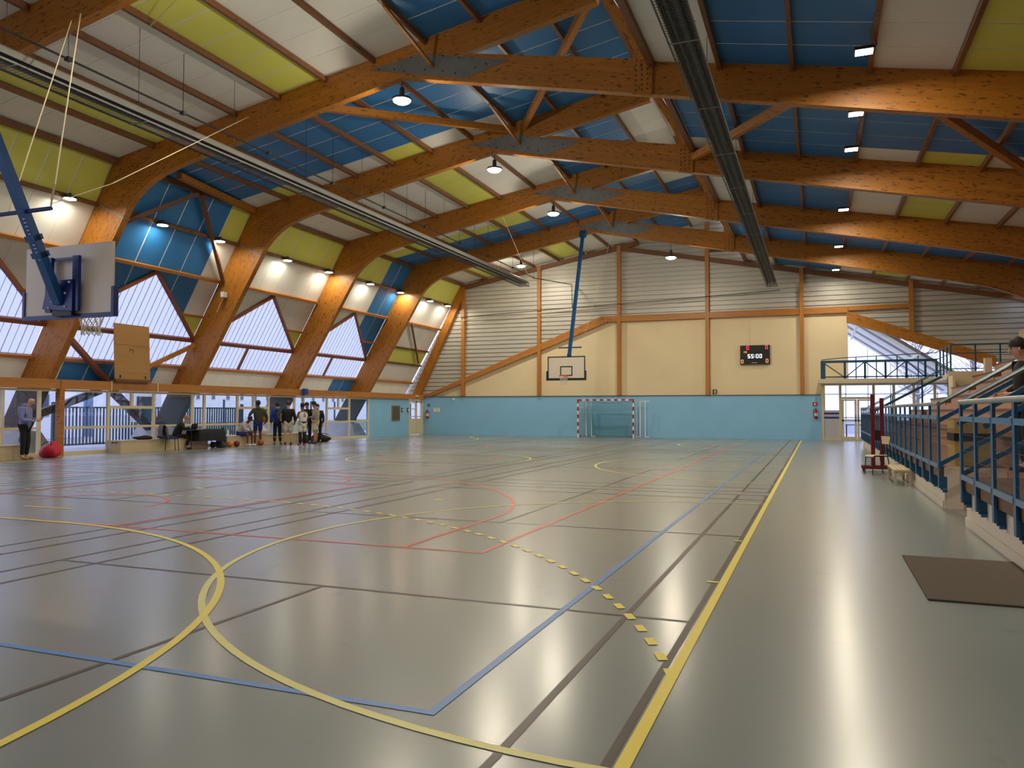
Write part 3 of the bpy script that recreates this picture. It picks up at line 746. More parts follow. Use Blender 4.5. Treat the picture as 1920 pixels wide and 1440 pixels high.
lw_ = MB().prism([(-33, -.05), (-21, -.05), (-24, .25), (-33, .5)], 38, 80).build('lawn', pm('grass', C(92, 104, 66), .9, var=.3, scale=3)); lw_['kind'] = 'structure'
def bush(label, x, y, r):
    b = thing('bush', label, 'bush', (x, y, 0), group='small bushes outside the glazing'); m = MB(); rnd = random.Random(int(x*100+y))
    for i in range(70):
        a = rnd.uniform(0, 6.28); e = rnd.uniform(.3, 1.5); l = r*rnd.uniform(.6, 1.0)
        m.tube([(x, y, -.06), (x+l*.4*math.cos(a)*math.cos(e), y+l*.4*math.sin(a)*math.cos(e), l*.5*math.sin(e)), (x+l*math.cos(a)*math.cos(e), y+l*math.sin(a)*math.cos(e), l*math.sin(e)+.1)], [.02, .014, .006], 4)
    m.build('twigs', pm('twigs', C(112, 84, 82), .8), b)['kind'] = 'stuff'
bush('bare reddish bush on the lawn seen past the seated scorer', -21.5, 37.0, 1.1)
bush('bare bush beside the bar fence outside the far panes', -17.2, 47.0, 1.2)

# lobby beyond the end wall
lb = struct('floor', (0, 0, 0)); lb.name = 'floor_lobby'
MB().box(10.9, 24, 41.36, 53, -.2, 0).build('tile_field', pm('lobby_floor', C(196, 198, 206), .35), lb)
lr = struct('ceiling'); lr.name = 'ceiling_lobby'
for i in range(11):
    y = 41.7+i*1.1
    MB().bar((11.2, y, 7.3), (20.0, y, 1.2), .07, .16).build('glazing_bar', M_WHITE if i % 3 else M_BGR, lr)
for k in range(10):
    y = 41.7+k*1.1
    MB().quad((11.2, y+.04, 7.36), (20.0, y+.04, 1.26), (20.0, y+1.06, 1.26), (11.2, y+1.06, 7.36)).build('roof_pane', M_ROOFG, lr)
for t in (.18, .48, .75): MB().bar((11.2+8.8*t, 41.5, 7.2-6.1*t), (11.2+8.8*t, 53, 7.2-6.1*t), .1, .14).build('purlin', M_WHITE, lr)
MB().bar((12.4, 42.6, 6.7), (15.4, 44.2, 6.0), .12, .12).build('truss_bar', M_WHITE, lr); MB().bar((12.6, 43.6, 6.5), (14.6, 42.4, 5.1), .1, .1).build('truss_bar', M_WHITE, lr)
wlb = struct('wall_lobby')
MB().box(10.9, 11.1, 41.4, 53, 0, 7.4).build('side_wall', M_PLASTER, wlb)
for i in range(7): MB().box(11.1+i*1.3, 11.16+i*1.3, 52.9, 53, 0, max(.4, 7.2-.9*i)).build('mullion', M_WHITE, wlb)
MB().box(11.1, 19, 52.9, 53, 1.0, 1.08).build('mid_rail', M_WHITE, wlb); MB().box(11.1, 19, 52.9, 53, 2.5, 2.58).build('mid_rail', M_WHITE, wlb)
MB().quad((11.1, 52.95, 0), (20, 52.95, 0), (20, 52.95, 1.2), (11.1, 52.95, 7.3)).build('pane', M_GLASS, wlb)
tbl = thing('lobby_table', 'small dark desk standing inside the lobby doors', 'table', (12.45, 43.2, 0))
MB().box(12.1, 12.9, 42.9, 43.5, .72, .76).build('tabletop', M_BLACK, tbl)
for dx in (12.14, 12.86):
    for dy in (42.94, 43.46): MB().box(dx-.02, dx+.02, dy-.02, dy+.02, 0, .72).build('leg', M_BLACK, tbl)
def tree(label, x, y, h):
    t = thing('tree', label, 'tree', (x, y, 0), group='bare trees behind the lobby'); rnd = random.Random(int(x*7+y)); m = MB()
    m.tube([(x, y, -.07), (x+.1, y, h*.35), (x, y+.1, h*.7)], [.16, .12, .06], 6); m.build('trunk', pm('bark', C(150, 146, 150), .9), t); m = MB()  # bark colour lightened to paint haze over the trees
    for i in range(90):
        z = rnd.uniform(.25, .75)*h; a = rnd.uniform(0, 6.28); l = h*rnd.uniform(.15, .35)
        p1 = (x+l*.5*math.cos(a), y+l*.5*math.sin(a), z+l*.35); p2 = (x+l*math.cos(a+.3), y+l*math.sin(a+.3), z+l*.9)
        m.tube([(x, y, z), p1, p2], [.03, .02, .006], 4)
    m.build('branches', pm('bark', C(96, 86, 84), .9), t)['kind'] = 'stuff'
for i, (x, y, h) in enumerate(((17, 58, 8), (21, 62, 9))):
    tree(['bare tree seen over the footbridge railing', 'bare tree in the middle of the lobby glazing', 'bare tree by the low end of the lobby roof', 'tall bare tree farthest behind the lobby'][i], x, y, h)

# partition with doors under the footbridge
pt = struct('window_7')
YP = 41.0
for x in (10.98, 11.80, 13.32, 14.22, 15.1, 16.0, 17.0): MB().box(x-.06, x+.06, YP-.05, YP+.05, 0, 2.83).build('mullion', M_CREAMF, pt)
for a, b_ in ((10.98, 11.8), (11.8, 13.32), (13.32, 14.22), (14.22, 15.1), (15.1, 16.0), (16.0, 17.0)):
    MB().box(a+.06, b_-.06, YP-.04, YP+.04, 2.74, 2.83).build('top_rail', M_CREAMF, pt)
    MB().box(a+.06, b_-.06, YP-.04, YP+.04, 0, .06 if a > 11.5 else .12).build('bottom_rail', M_CREAMF, pt)
    MB().box(a+.06, b_-.06, YP, YP+.008, 2.16 if a == 11.8 else .12, 2.74).build('pane', M_GLASS, pt)
MB().box(11.86, 13.26, YP-.04, YP+.04, 2.06, 2.16).build('transom', M_CREAMF, pt)
M_FROST = pm('frosted_film', C(196, 198, 206), .5, var=.12, scale=2.5, stretch=(6, 1, .4))
MB().box(11.04, 11.74, YP-.01, YP-.002, .12, 1.5).build('frosted_film', M_FROST, pt)
for z in (1.13, 1.34): MB().box(11.04, 11.74, YP-.02, YP-.012, z-.045, z+.045).build('stripe', pm('stripe_navy', C(36, 44, 140), .5), pt)
d2 = struct('door_2')
for a, b_ in ((11.86, 12.55), (12.57, 13.26)):
    m = MB()
    for x0, x1, z0, z1 in ((a, b_, .04, .18), (a, b_, .95, 1.03), (a, b_, 1.97, 2.05), (a, a+.1, .18, 1.97), (b_-.1, b_, .18, 1.97)): m.box(x0, x1, YP-.03, YP+.03, z0, z1)
    lf = m.build('door_leaf', M_CREAMF, d2)
    for z0, z1 in ((.18, .95), (1.03, 1.97)): MB().box(a+.1, b_-.1, YP, YP+.008, z0, z1).build('pane', M_GLASS, lf)
    hx = b_-.05 if a < 12 else a+.05
    MB().tube([(hx, YP-.03, 1.06), (hx, YP-.08, 1.06), (hx, YP-.08, 1.28), (hx, YP-.03, 1.28)], .012).build('handle', M_DGREY, lf)

# footbridge -------------------------------------------------------
br = thing('footbridge', 'cream footbridge slab with blue latticed railing over the lobby doors', 'footbridge', (10.8, 40, 0))
MB().box(10.78, 20.2, 40.0, 41.2, 2.83, 3.04).build('slab', M_CREAMF, br)
MB().box(15.9, 17.6, 35.6, 39.99, 2.83, 3.04).build('slab', M_CREAMF, br)
YB = 40.06
MB().box(10.92, 16.0, YB-.03, YB+.03, 3.82, 3.94).build('top_chord', M_RAILD, br)
MB().box(10.92, 16.0, YB-.02, YB+.02, 3.10, 3.16).build('bottom_chord', M_RAILD, br)
MB().tube([(10.95, YB, 3.98), (11.8, YB, 4.06), (16.0, YB, 4.22)], .022).build('handrail', M_RAILD, br)
xs = [11.0, 12.0, 12.9, 13.8, 14.7, 15.5, 15.97]
for i, x in enumerate(xs):
    MB().box(x-.05, x+.05, YB-.02, YB+.02, 3.04, 3.82).build('upright', M_RAILD, br)
    if i < 5:
        a = (x+.05, YB, 3.13); b_ = (xs[i+1]-.05, YB, 3.82)
        if i % 2 == 0: a, b_ = (x+.05, YB, 3.82), (xs[i+1]-.05, YB, 3.13)
        MB().bar(a, b_, .04, .05).build('diagonal', M_RAILD, br)
for x in (12.5, 13.4, 14.3, 15.2): MB().box(x-.025, x+.025, YB-.04, YB-.02, 3.04, 4.1).build('upright', M_RAILD, br)
MB().box(10.9, 11.12, YB-.05, YB+.05, 3.04, 3.94).build('end_post', M_RAILD, br)
for y in (36.0, 37.0, 38.0, 39.0): MB().box(15.96, 16.02, y-.03, y+.03, 3.04, 4.25).build('upright', M_RAILD, br)
for z in (3.2, 3.55, 3.9): MB().box(15.98, 16.01, 36, 40, z-.02, z+.02).build('side_rail', M_RAILD, br)
MB().tube([(16.0, 40.05, 4.24), (16.0, 36.0, 4.27), (20.0, 36.0, 4.27)], .025).build('handrail', M_RAILD, br)
for x in (16.9, 17.8, 18.7, 19.6): MB().box(x-.03, x+.03, 35.97, 36.03, 3.04, 4.25).build('upright', M_RAILD, br)
for z in (3.25, 3.9): MB().box(16.0, 20, 35.98, 36.01, z-.02, z+.02).build('side_rail', M_RAILD, br)

# ------------------------------------------------------------------ spectator stand
stn = thing('spectator_stand', 'terraced wooden spectator stand behind blue railings', 'grandstand', (12.5, 3, 0))
M_STW = pm('stand_wall', C(226, 214, 192), .8, var=.05, scale=1.5)
for a, b_ in ((-6, 10.1), (12.0, 34.2)):
    MB().box(12.5, 12.72, a, b_, 0, .47).build('front_wall', M_STW, stn)
    MB().box(12.48, 12.5, a, b_, 0, .11).build('skirting', M_STW, stn)
    n = int((b_-a)/2)
    for i in range(n):
        y0 = a+(b_-a)*i/n; y1 = a+(b_-a)*(i+1)/n-.01
        o = MB().box(0, y1-y0, -.045, .045, 0, .15).build('edge_plank', M_STANDD, stn, world=False); o.location = Vector((12.47, y0, .475))-stn.location; o.rotation_euler = (0, 0, R(90))
    MB().box(12.515, 13.5, a, b_, .56, .62).build('deck', M_STANDD, stn)
MB().box(12.5, 16, 11.95, 11.995, 0, .62).build('end_wall', M_STW, stn); MB().box(12.72, 16, 10.08, 10.1, 0, .62).build('end_wall', M_STW, stn)
NT, DP, RS = 8, .75, .45
for (ya, yb) in ((-6, 10.1), (12.0, 29.0), (30.2, 34.2)):
    for i in range(NT):
        x0 = 13.5+i*DP; z1 = .62+RS*(i+1)
        MB().box(x0, x0+DP, ya, yb, .0 if i == 0 else z1-RS-.1, z1-.04).build('riser', M_STANDW, stn)
        MB().box(x0-.03, x0+.34, ya, yb, z1-.04, z1).build('seat_plank', M_STANDD, stn); MB().box(x0+.345, x0+DP, ya, yb, z1-.04, z1).build('tread_plank', M_STANDD, stn)
        if ya > 5:
            MB().box(x0-.02, x0+.33, ya-.03, ya, z1-.3, z1+.005).build('end_board', M_STANDD, stn)
# stairs in the two aisles
for (ya, yb) in ((10.1, 12.0), (29.0, 30.2)):
    n = 20; x = 12.75 if ya < 20 else 13.5; z = 0.0 if ya < 20 else .62
    while x < 19.0:
        st = .21; z += st if z < .6 else RS/2
        MB().box(x, x+(.28 if z < .7 else DP/2), ya+.02, yb-.02, 0, z).build('step', M_STANDW, stn)
        x += .28 if z < .7 else DP/2
MB().box(15.8, 17.6, 35.4, 35.6, 0, 3.12).build('landing_wall', M_PLASTER, stn)
MB().box(15.8, 15.9, 34.2, 35.6, 0, 2.9).build('landing_wall', M_PLASTER, stn)
MB().box(19.5, 19.7, -6, 41, 0, 5.2).build('back_wall', M_PLASTER, stn)
MB().box(17.0, 17.25, 34.6, 34.9, 2.0, 3.6).build('cream_post', M_PLASTER, stn)

# railings
wire_cache = {}
def mesh_panel(w, h, pitch, mat):
    k = (round(w, 2), round(h, 2))
    if k not in wire_cache:
        m = MB(); n = int(w/pitch)
        for i in range(1, n): m.box(-.0013, .0013, i*w/n-.0013, i*w/n+.0013, 0, h)
        for j in range(1, int(h/.10)): m.box(-.002, .002, 0, w, j*.10-.0018, j*.10+.0018)
        wire_cache[k] = m.mesh('mesh_panel', mat)
    return wire_cache[k]
M_WIRE = pm('wire_mesh', C(78, 96, 112), .5, .4)
def railing(label, ys):
    t = thing('railing', label, 'railing', (12.4, ys[0], 0), group='railings in front of the stand')
    for i, y in enumerate(ys):
        MB().box(12.385, 12.415, y-.05, y+.05, .33, 1.55).build('post', M_RAIL, t)
        bk = MB(); bk.box(12.415, 12.5, y-.012, y+.012, .30, .5); bk.lathe([(.035, 12.44), (.035, 12.5)], 8, (0, y, .30), 'x')
        bk.build('bracket', M_RAIL, t)
        if i+1 < len(ys):
            y1 = ys[i+1]
            MB().box(12.38, 12.42, y+.05, y1-.05, 1.34, 1.40).build('mid_rail', M_RAILT if False else pm('rail_light', C(86, 132, 170), .3, .3), t)
            MB().box(12.38, 12.42, y+.05, y1-.05, .62, .68).build('lower_rail', pm('rail_light', C(86, 132, 170), .3, .3), t)
            inst('mesh_panel', mesh_panel(y1-y-.1, .66, .042, M_WIRE), t, (0, y+.05-ys[0], .68))['kind'] = 'stuff'
    MB().tube([(12.4, ys[0]-.06, 1.575), (12.4, ys[-1]+.06, 1.575)], .032, 10).build('handrail', M_RAILT, t)
railing('blue railing section with wire mesh beside the dark mat', [.2+.955*i for i in range(11)])
railing('long blue railing run behind the red post, reaching to the lobby doors', [11.7+.956*i for i in range(24)])
def stair_rail(label, y, x1, heavy=True, z0=1.57, x0=12.4, sl=.6):
    t = thing('stair_rail', label, 'railing', (x0, y, 0), group='sloping stair rails')
    f = lambda x, d=0: (x, y, z0+(x-x0)*sl-d)
    r = .032 if heavy else .02
    MB().tube([f(x0), f(x1)], r, 10).build('handrail', M_RAILT if heavy else M_RAILD, t)
    for d in ((.25, .9) if heavy else (.28,)): MB().bar(f(x0, d), f(x1, d), .03, .06).build('slope_bar', M_RAIL if heavy else M_RAILD, t)
    if heavy: MB().bar(f(x0+.25, .25+.2), f(x1, .45), .03, .07).build('slope_bar', M_RAIL, t)
    x = x0+1.1
    while x < x1:
        MB().bar(f(x, 1.3 if heavy else 1.2), f(x, .02), .07 if heavy else .04, .04, (0, 1, 0)).build('upright', M_RAIL if heavy else M_RAILD, t); x += 1.15
stair_rail('sloping stair rail rising from the end of the long railing run', 11.72, 18.4)
stair_rail('sloping stair rail rising from the mesh railing beside the mat', 9.78, 18.4)
stair_rail('thin sloping rail of the far stairs by the lobby', 34.32, 15.4, False, 1.5, 12.45, .56)
stair_rail('thin sloping rail on the outer side of the far stairs', 35.4, 15.6, False, 1.5, 12.6, .56)
yb_ = thing('padded_box', 'yellow padded box with black belt behind the railing gap', 'box', (13.0, 12.9, .62))
MB().box(12.72, 13.2, 12.5, 13.2, .62, 1.0).build('lower_pad', pm('pad_yellow', C(190, 160, 92), .7), yb_); MB().box(12.71, 13.21, 12.49, 13.21, 1.0, 1.12).build('belt', M_BLACK, yb_)
MB().box(12.72, 13.2, 12.5, 13.2, 1.12, 1.36).build('upper_pad', pm('pad_yellow', C(190, 160, 92), .7), yb_)

# ------------------------------------------------------------------ lamps
def area(name, parent, loc, size, power, rot=(0, 0, 0), col=LAMP_COL):
    ld = bpy.data.lights.new(name, 'AREA'); ld.shape = 'DISK'; ld.size = size; ld.energy = power; ld.color = col
    o = bpy.data.objects.new(name, ld); COL.objects.link(o); o.parent = parent; o.location = loc; o.rotation_euler = rot
    return o
def highbay(label, x, y, z, top, group='round lamps hung under the roof frames'):
    t = thing('high_bay_lamp', label, 'lamp', (x, y, z), group=group)
    MB().lathe([(.24, .0), (.25, .02), (.25, .05), (.07, .055), (.065, .30), (.04, .34)], 18).build('housing', M_DGREY, t, world=False, smooth=False)
    MB().lathe([(.08, -.085), (.16, -.07), (.215, -.035), (.235, -.002)], 18).build('lens', M_LAMP, t, world=False)
    MB().tube([(0, 0, .33), (0, 0, top-z)], .012, 6).build('stem', M_DGREY, t, world=False)
    area('lamp_light', t, (0, 0, -.095), .3, W_MID)
    ld = bpy.data.lights.new('ceiling_fill', 'POINT'); ld.energy = W_FILL; ld.color = LAMP_COL; ld.shadow_soft_size = .06  # extra point light added below the lens to brighten the ceiling
    o = bpy.data.objects.new('ceiling_fill', ld); COL.objects.link(o); o.parent = t; o.location = (0, 0, -.17)
for i, y in enumerate((9.95, 16.2, 22.45, 28.7)):
    highbay('round bright lamp under the steel plate of the %s frame from the end wall' % ORD[4-i], .77, y, 9.50, 10.0)
highbay('round bright lamp beside the heater near the end wall', -4.07, 37.8, 9.25, zl(-4.07)-.01)
highbay('round bright lamp under the last frame before the scoreboard', 4.45, 35.0, 8.6, 9.22)
def sidelamp(label, y):
    x, z = xw(7.72)+.3, 7.62
    t = thing('wall_lamp', label, 'lamp', (x, y, z), group='round lamps along the leaning side wall')
    MB().lathe([(.18, 0), (.2, .02), (.2, .06), (.07, .11), (.05, .16)], 16).build('housing', M_DGREY, t, world=False)
    MB().lathe([(.17, -.012), (.17, -.002)], 16).build('lens', M_LAMP, t, world=False)
    MB().tube([(0, 0, .12), (-.24, 0, .18)], .02, 6).build('bracket', M_DGREY, t, world=False)
    area('lamp_light', t, (0, 0, -.03), .34, W_SIDE)
for i, y in enumerate((40.06, 37.83, 34.45, 31.5, 27.98, 25.06, 21.15, 18.46, 14.98, 11.6, 8.0)):
    sidelamp('%s round lamp on the leaning wall counted from the end wall' % ORD[i], y)
def flood(label, y):
    x, z = 11.62, 8.22
    t = thing('flood_lamp', label, 'lamp', (x, y, z), group='square lamps under the roof above the stand side')
    MB().box(-.17, .17, -.14, .14, 0, .06).build('housing', M_DGREY, t, world=False)
    MB().box(-.15, .15, -.12, .12, -.012, -.002).build('lens', M_LAMP, t, world=False)
    MB().tube([(.16, 0, .03), (.22, 0, .12), (.2, 0, .3)], .012, 6).build('bracket', M_DGREY, t, world=False)
    area('lamp_light', t, (0, 0, -.03), .3, W_RIGHT)
for i, y in enumerate((38.9, 33.2, 26.9, 20.4, 17.8, 14.5, 8.3, 2.0)):
    flood('%s square lamp above the stand side counted from the end wall' % ORD[i], y)

# ------------------------------------------------------------------ radiant heaters
def heater(label, x, z, y0, y1, hang):
    t = thing('radiant_heater', label, 'heater', (x, y0, z), group='long caged heaters under the roof')
    n = int((y1-y0)/3.05)
    MB().prism([(x-.24, z-.02), (x-.20, z+.12), (x-.12, z+.18), (x+.12, z+.18), (x+.20, z+.12), (x+.24, z-.02), (x+.22, z-.02), (x+.18, z+.10), (x-.18, z+.10), (x-.22, z-.02)], y0, y1).build('reflector', M_GALV, t)
    for dx in (-.09, .09): MB().tube([(x+dx, y0+.1, z+.02), (x+dx, y1-.1, z+.02)], .04, 8).build('burner_tube', M_DGREY, t)
    for dx in (-.25, .25): MB().box(x+dx-.012, x+dx+.012, y0, y1, z-.14, z-.11).build('side_rail', M_GALV, t)
    g = MB()
    for i in range(9): g.box(x-.25+i*.0625-.003, x-.25+i*.0625+.003, y0, y1, z-.152, z-.146)
    k = int((y1-y0)/.09)
    for i in range(k): g.box(x-.255, x+.255, y0+i*.09-.003, y0+i*.09+.003, z-.146, z-.140)
    g.build('guard_grille', M_DGREY, t)['kind'] = 'stuff'
    for i in range(n+1):
        y = y0+.3+i*(y1-y0-.6)/n
        MB().box(x-.262, x+.262, y-.02, y+.02, z-.16, z-.152).build('clamp', M_GALV, t)
        c = MB(); c.tube([(x-.2, y, z+.16), (x, y, z+.35), (x+.2, y, z+.16)], .006, 5); c.tube([(x, y, z+.35), (x, y, hang)], .006, 5)
        c.build('hanger', M_DGREY, t)
heater('long caged heater running over the sideline towards the scoreboard', 8.70, 7.80, -4, 39.6, zr(8.7)-.02)
heater('long caged heater under the long slope beside the gas pipe', -3.40, 8.05, -4, 36.6, zl(-3.4)-.02)
gp = thing('gas_pipe', 'thin dark pipe running above the heater to the end wall', 'pipe', (-3.45, 0, 8.6))
MB().tube([(-3.45, -4, 8.62), (-3.45, 38.2, 8.62), (-2.2, 41.0, 8.62), (-2.2, 41.1, 7.3)], .025, 8).build('pipe_run', M_DGREY, gp)
for y in [f+.1 for f in FY]+[f+3.2 for f in FY]:
    MB().box(-3.51, -3.39, y-.05, y+.05, 8.58, 8.66).build('clamp', M_DGREY, gp); MB().tube([(-3.45, y, 8.66), (-3.45, y, zl(-3.45)-.02)], .008, 5).build('rod', M_DGREY, gp)
cp = thing('wall_conduit', 'thin conduit crossing the clad end wall between the posts', 'pipe', (0, 41, 7.3))
MB().tube([(-9.1, YW-.26, 6.95), (-9.1, YW-.26, 7.05), (-2.2, YW-.26, 7.3), (5.2, YW-.26, 7.55), (9.0, YW-.26, 7.7)], .02, 6).build('pipe_run', M_DGREY, cp)
MB().tube([(-9.05, YW-.27, 6.6), (-9.0, YW-.27, 6.85), (-2.1, YW-.27, 7.16), (5.2, YW-.27, 7.42)], .014, 6).build('cable', M_CREAMF, cp)

# ------------------------------------------------------------------ basketball goals
def net_mesh(cx, cy, z0, r0=.225, r1=.13, h=.42, n=12):
    m = MB()
    def P(a, t): 
        r = r0+(r1-r0)*min(1, t*1.5) if t < .67 else r1+.02*(t-.67)
        return (cx+r*math.cos(a), cy+r*math.sin(a), z0-h*t)
    rows = 6
    for k in range(n):
        for sg in (-1, 1):
            m.tube([P(2*math.pi*(k+sg*j*.5)/n, j/rows) for j in range(rows+1)], .006, 4)
    return m
def basket(label, cy, face, px, top, text):
    """face = +1: playing side towards +Y"""
    t = thing('basketball_goal', label, 'basketball goal', (px, cy, 0), group='ceiling hung basketball goals')
    f = face; yb0, yb1 = sorted((cy, cy-f*.04))
    bd = MB().box(px-.9, px+.9, yb0, yb1, 2.90, 3.95).build('backboard', pm('board_white', C(232, 222, 204), .35, var=.03), t)
    e = cy+f*.002; ln = lambda x0, x1, z0, z1: MB().box(px+x0, px+x1, min(e, cy+f*.005), max(e, cy+f*.005), z0, z1).build('board_line', M_BLACK, bd)
    for a in ((-.9, .9, 3.90, 3.95), (-.9, .9, 2.90, 2.95), (-.9, -.85, 2.95, 3.90), (.85, .9, 2.95, 3.90), (-.295, .295, 3.45, 3.50), (-.295, .295, 3.05, 3.10), (-.295, -.245, 3.10, 3.45), (.245, .295, 3.10, 3.45)): ln(*a)
    padm = M_NAVY if f > 0 else pm('pad_black', C(40, 48, 58), .5)
    MB().box(px-.95, px+.95, cy-.06, cy+.03, 2.84, 2.90).build('edge_pad', padm, t)
    for s in (-1, 1): MB().box(px+s*.925-.025, px+s*.925+.025, cy-.06, cy+.03, 2.90, 3.28).build('edge_pad', padm, t)
    ry = cy+f*.375
    MB().tube([(px+.225*math.cos(2*math.pi*i/28), ry+.225*math.sin(2*math.pi*i/28), 3.05) for i in range(28)], .010, 6, closed=True).build('rim', M_ORANGE, t)
    MB().box(px-.1, px+.1, min(cy, ry-f*.22), max(cy, ry-f*.22), 3.0, 3.05).build('rim_bracket', M_ORANGE, t)
    net_mesh(px, ry, 3.045).build('net', M_NET, t)
    # steel frame behind the board
    by = cy-f*.1
    for x in (px-.28, px+.28): MB().box(x-.06, x+.06, min(by, by-f*.05), max(by, by-f*.05), 2.93, 3.76).build('frame_rail', M_NAVY, t)
    MB().box(px-.28, px+.28, by-.02, by+.02, 3.71, 3.75).build('frame_rail', M_NAVY, t)
    MB().prism([(px-.36, 2.98), (px+.26, 2.93), (px+.26, 3.40), (px-.12, 3.40), (px-.30, 3.2)], by-f*.05-.03, by-f*.05+.03).build('gusset_plate', M_NAVY, t)
    MB().box(px-.2, px+.2, by-.04, by+.02, 2.87, 2.96).build('lock_box', M_BLACK, t)
    bl = MB()
    for bx, bz in ((-.2, 3.34), (.2, 3.36), (.12, 3.2), (-.15, 3.08), (.12, 3.0), (-.22, 2.99)): bl.sphere((px+bx, by-f*.085, bz), .018, 8, 5)
    bl.build('frame_bolt', M_WHITE, t)
    # arm up to the roof frame
    p0 = Vector((px-.02, cy-f*.16, 3.05)); p1 = Vector(top); d = p1-p0
    a = MB().box(0, d.length, -.055, .055, -.075, .075).build('arm', M_BBLUE, t, world=False)
    Ma = Matrix.Translation(p0-t.location) @ d.to_track_quat('X', 'Y').to_matrix().to_4x4(); a.matrix_local = Ma
    k = lambda u: p0+d*(u/d.length)
    cb = k(1.38)
    MB().tube([(cb.x-.55, cb.y, cb.z), (cb.x+.55, cb.y, cb.z)], .03, 10).build('cross_bar', M_NAVY, t)
    for s in (.75, 1.0):
        c = k(s); MB().bar(c-d.normalized()*.04, c+d.normalized()*.04, .15, .19, (0, 0, 1)).build('arm_collar', M_BBLUE, t)
    MB().bar(k(d.length-.35), k(d.length-.02), .3, .2).build('arm_head', M_BBLUE, t)
    if text:
        # worn white lettering along two sides of the arm
        m = MB(); rnd = random.Random(4)
        for word, u0 in ((6, 1.30), (5, .92)):
            for i in range(word):
                u = u0-i*.055
                m.box(u-.02, u-.004, -.03, .02, .0755, .0775); m.box(u-.036, u-.02, -.03+rnd.choice((0, .03)), -.01+rnd.choice((0, .03)), .0755, .0775)
                m.box(u-.02, u-.006, .0555, .0575, -.04, .01); m.box(u-.036, u-.02, .0555, .0575, -.04+rnd.choice((0, .02)), -.01)
                m.box(u-.02, u-.006, -.0575, -.0555, -.04, .01)
        o = m.build('lettering', M_WHITE, t, world=False); o.matrix_local = Ma; o['kind'] = 'stuff'
    return t, cb
t, cb = basket('basketball goal seen from behind on a blue arm at the near end', 7.15, 1, .19, (.10, 3.72, 10.0), True)
def rope(label, P, r=.011, group='ropes of the goals'):
    o = MB().tube(P, r, 6).build('rope', M_ROPE); tag(o, label, 'rope', group); return o
rope('white rope from the open end of the near goal cross bar to the roof', [(cb.x+.54, cb.y, cb.z+.02), (cb.x+.55, cb.y+.05, cb.z+.35), (-2.95, 9.8, 9.4)], .012)
rope('white rope from the wall side end of the near goal cross bar', [(cb.x-.3, cb.y, cb.z+.03), (-3.2, 9.8, 9.3)], .010)
rope('thin white rope slanting from the near goal up past the caged heater', [(cb.x+.54, cb.y, cb.z+.06), (.5, 7.6, 5.0), (-3.9, 15.9, 9.6)], .007)
rope('thick white rope crossing the lime panels above the near goal', [(-3.1, 11.6, zl(-3.1)-.2), (.6, 9.9, 9.95)], .012)
ch = thing('chain', 'short pale chain hanging on the near goal cross bar', 'chain', (cb.x+.54, cb.y, cb.z))
for i in range(9):
    a = 0 if i % 2 else math.pi/2; c = Vector((cb.x+.545, cb.y+.0055*i, cb.z+.05+i*.038))
    MB().tube([(c.x+.014*math.cos(q)*math.cos(a), c.y+.014*math.cos(q)*math.sin(a), c.z+.026*math.sin(q)) for q in [2*math.pi*j/8 for j in range(8)]], .005, 5, closed=True).build('link', M_ROPE, ch)
t, cb = basket('basketball goal facing the court before the cream end wall', 32.85, -1, .02, (.28, 34.78, 10.15), False)
rope('thin cord from one end of the far goal cross bar to the roof', [(cb.x-.54, cb.y, cb.z), (-1.6, 29.0, 9.7)], .006)
rope('thin cord from the other end of the far goal cross bar to the roof', [(cb.x+.54, cb.y, cb.z), (1.7, 34.8, 9.9)], .006)

# ------------------------------------------------------------------ handball goal
g = thing('handball_goal', 'red and white striped handball goal with teal net', 'goal', (0, 40, 0))
YG = 40.0
def striped(name, a, b_, n, horiz):
    """post or crossbar with real painted segments standing as sub-parts"""
    p = MB().bar(a, b_, .078, .078, (0, 1, 0)).build(name, M_WHITE, g); A = Vector(a); B = Vector(b_)
    for i in range(n):
        if i % 2 == 0: MB().bar(A+(B-A)*(i/n), A+(B-A)*((i+1)/n), .082, .082, (0, 1, 0)).build('stripe', M_RED, p)
striped('post', (-1.54, YG, 2.08), (-1.54, YG, 0), 10, False); striped('post', (1.54, YG, 2.08), (1.54, YG, 0), 10, False)
striped('crossbar', (-1.5, YG, 2.04), (1.5, YG, 2.04), 15, True)
m = MB()
for s in (-1, 1):
    x = s*1.5
    m.tube([(x, YG+.04, 2.0), (x, YG+.75, 1.98), (x, YG+1.0, .04), (x, YG+.04, .04)], .02, 6)
m.tube([(-1.5, YG+1.0, .04), (1.5, YG+1.0, .04)], .02, 6)
m.build('net_frame', M_WHITE, g)
m = MB(); n = 30
for i in range(n+1):
    x = -1.48+2.96*i/n; m.tube([(x, YG+.05, 2.0), (x, YG+.72, 1.85), (x, YG+.92, .06)], .0075, 3)
for j in range(20):
    u = j/19; z = 1.85-1.78*u; y = YG+.72+.2*u
    m.tube([(-1.48, y, z), (1.48, y, z)], .0075, 3)
for s in (-1, 1):
    for j in range(18): m.tube([(s*1.48, YG+.05, .1+j*.105), (s*1.48, YG+.9-.2*j/18, .1+j*.105)], .0075, 3)
m.tube([(-1.3, YG+.6, 1.95), (0, YG+.68, 1.88), (1.3, YG+.6, 1.95)], .012, 4); m.tube([(-1.48, YG+.93, .06), (0, YG+.8, .05), (1.48, YG+.93, .06)], .02, 5)
m.build('net', M_TEAL, g)['kind'] = 'stuff'
for s in (-1, 1): MB().lathe([(.05, -.02), (.05, .02)], 10, (s*1.44, YG+.14, .05), 'x').build('wheel', M_BLACK, g)
mg = thing('training_goal', 'white tubular training goal folded behind the handball goal', 'goal', (.3, 40.9, 0))
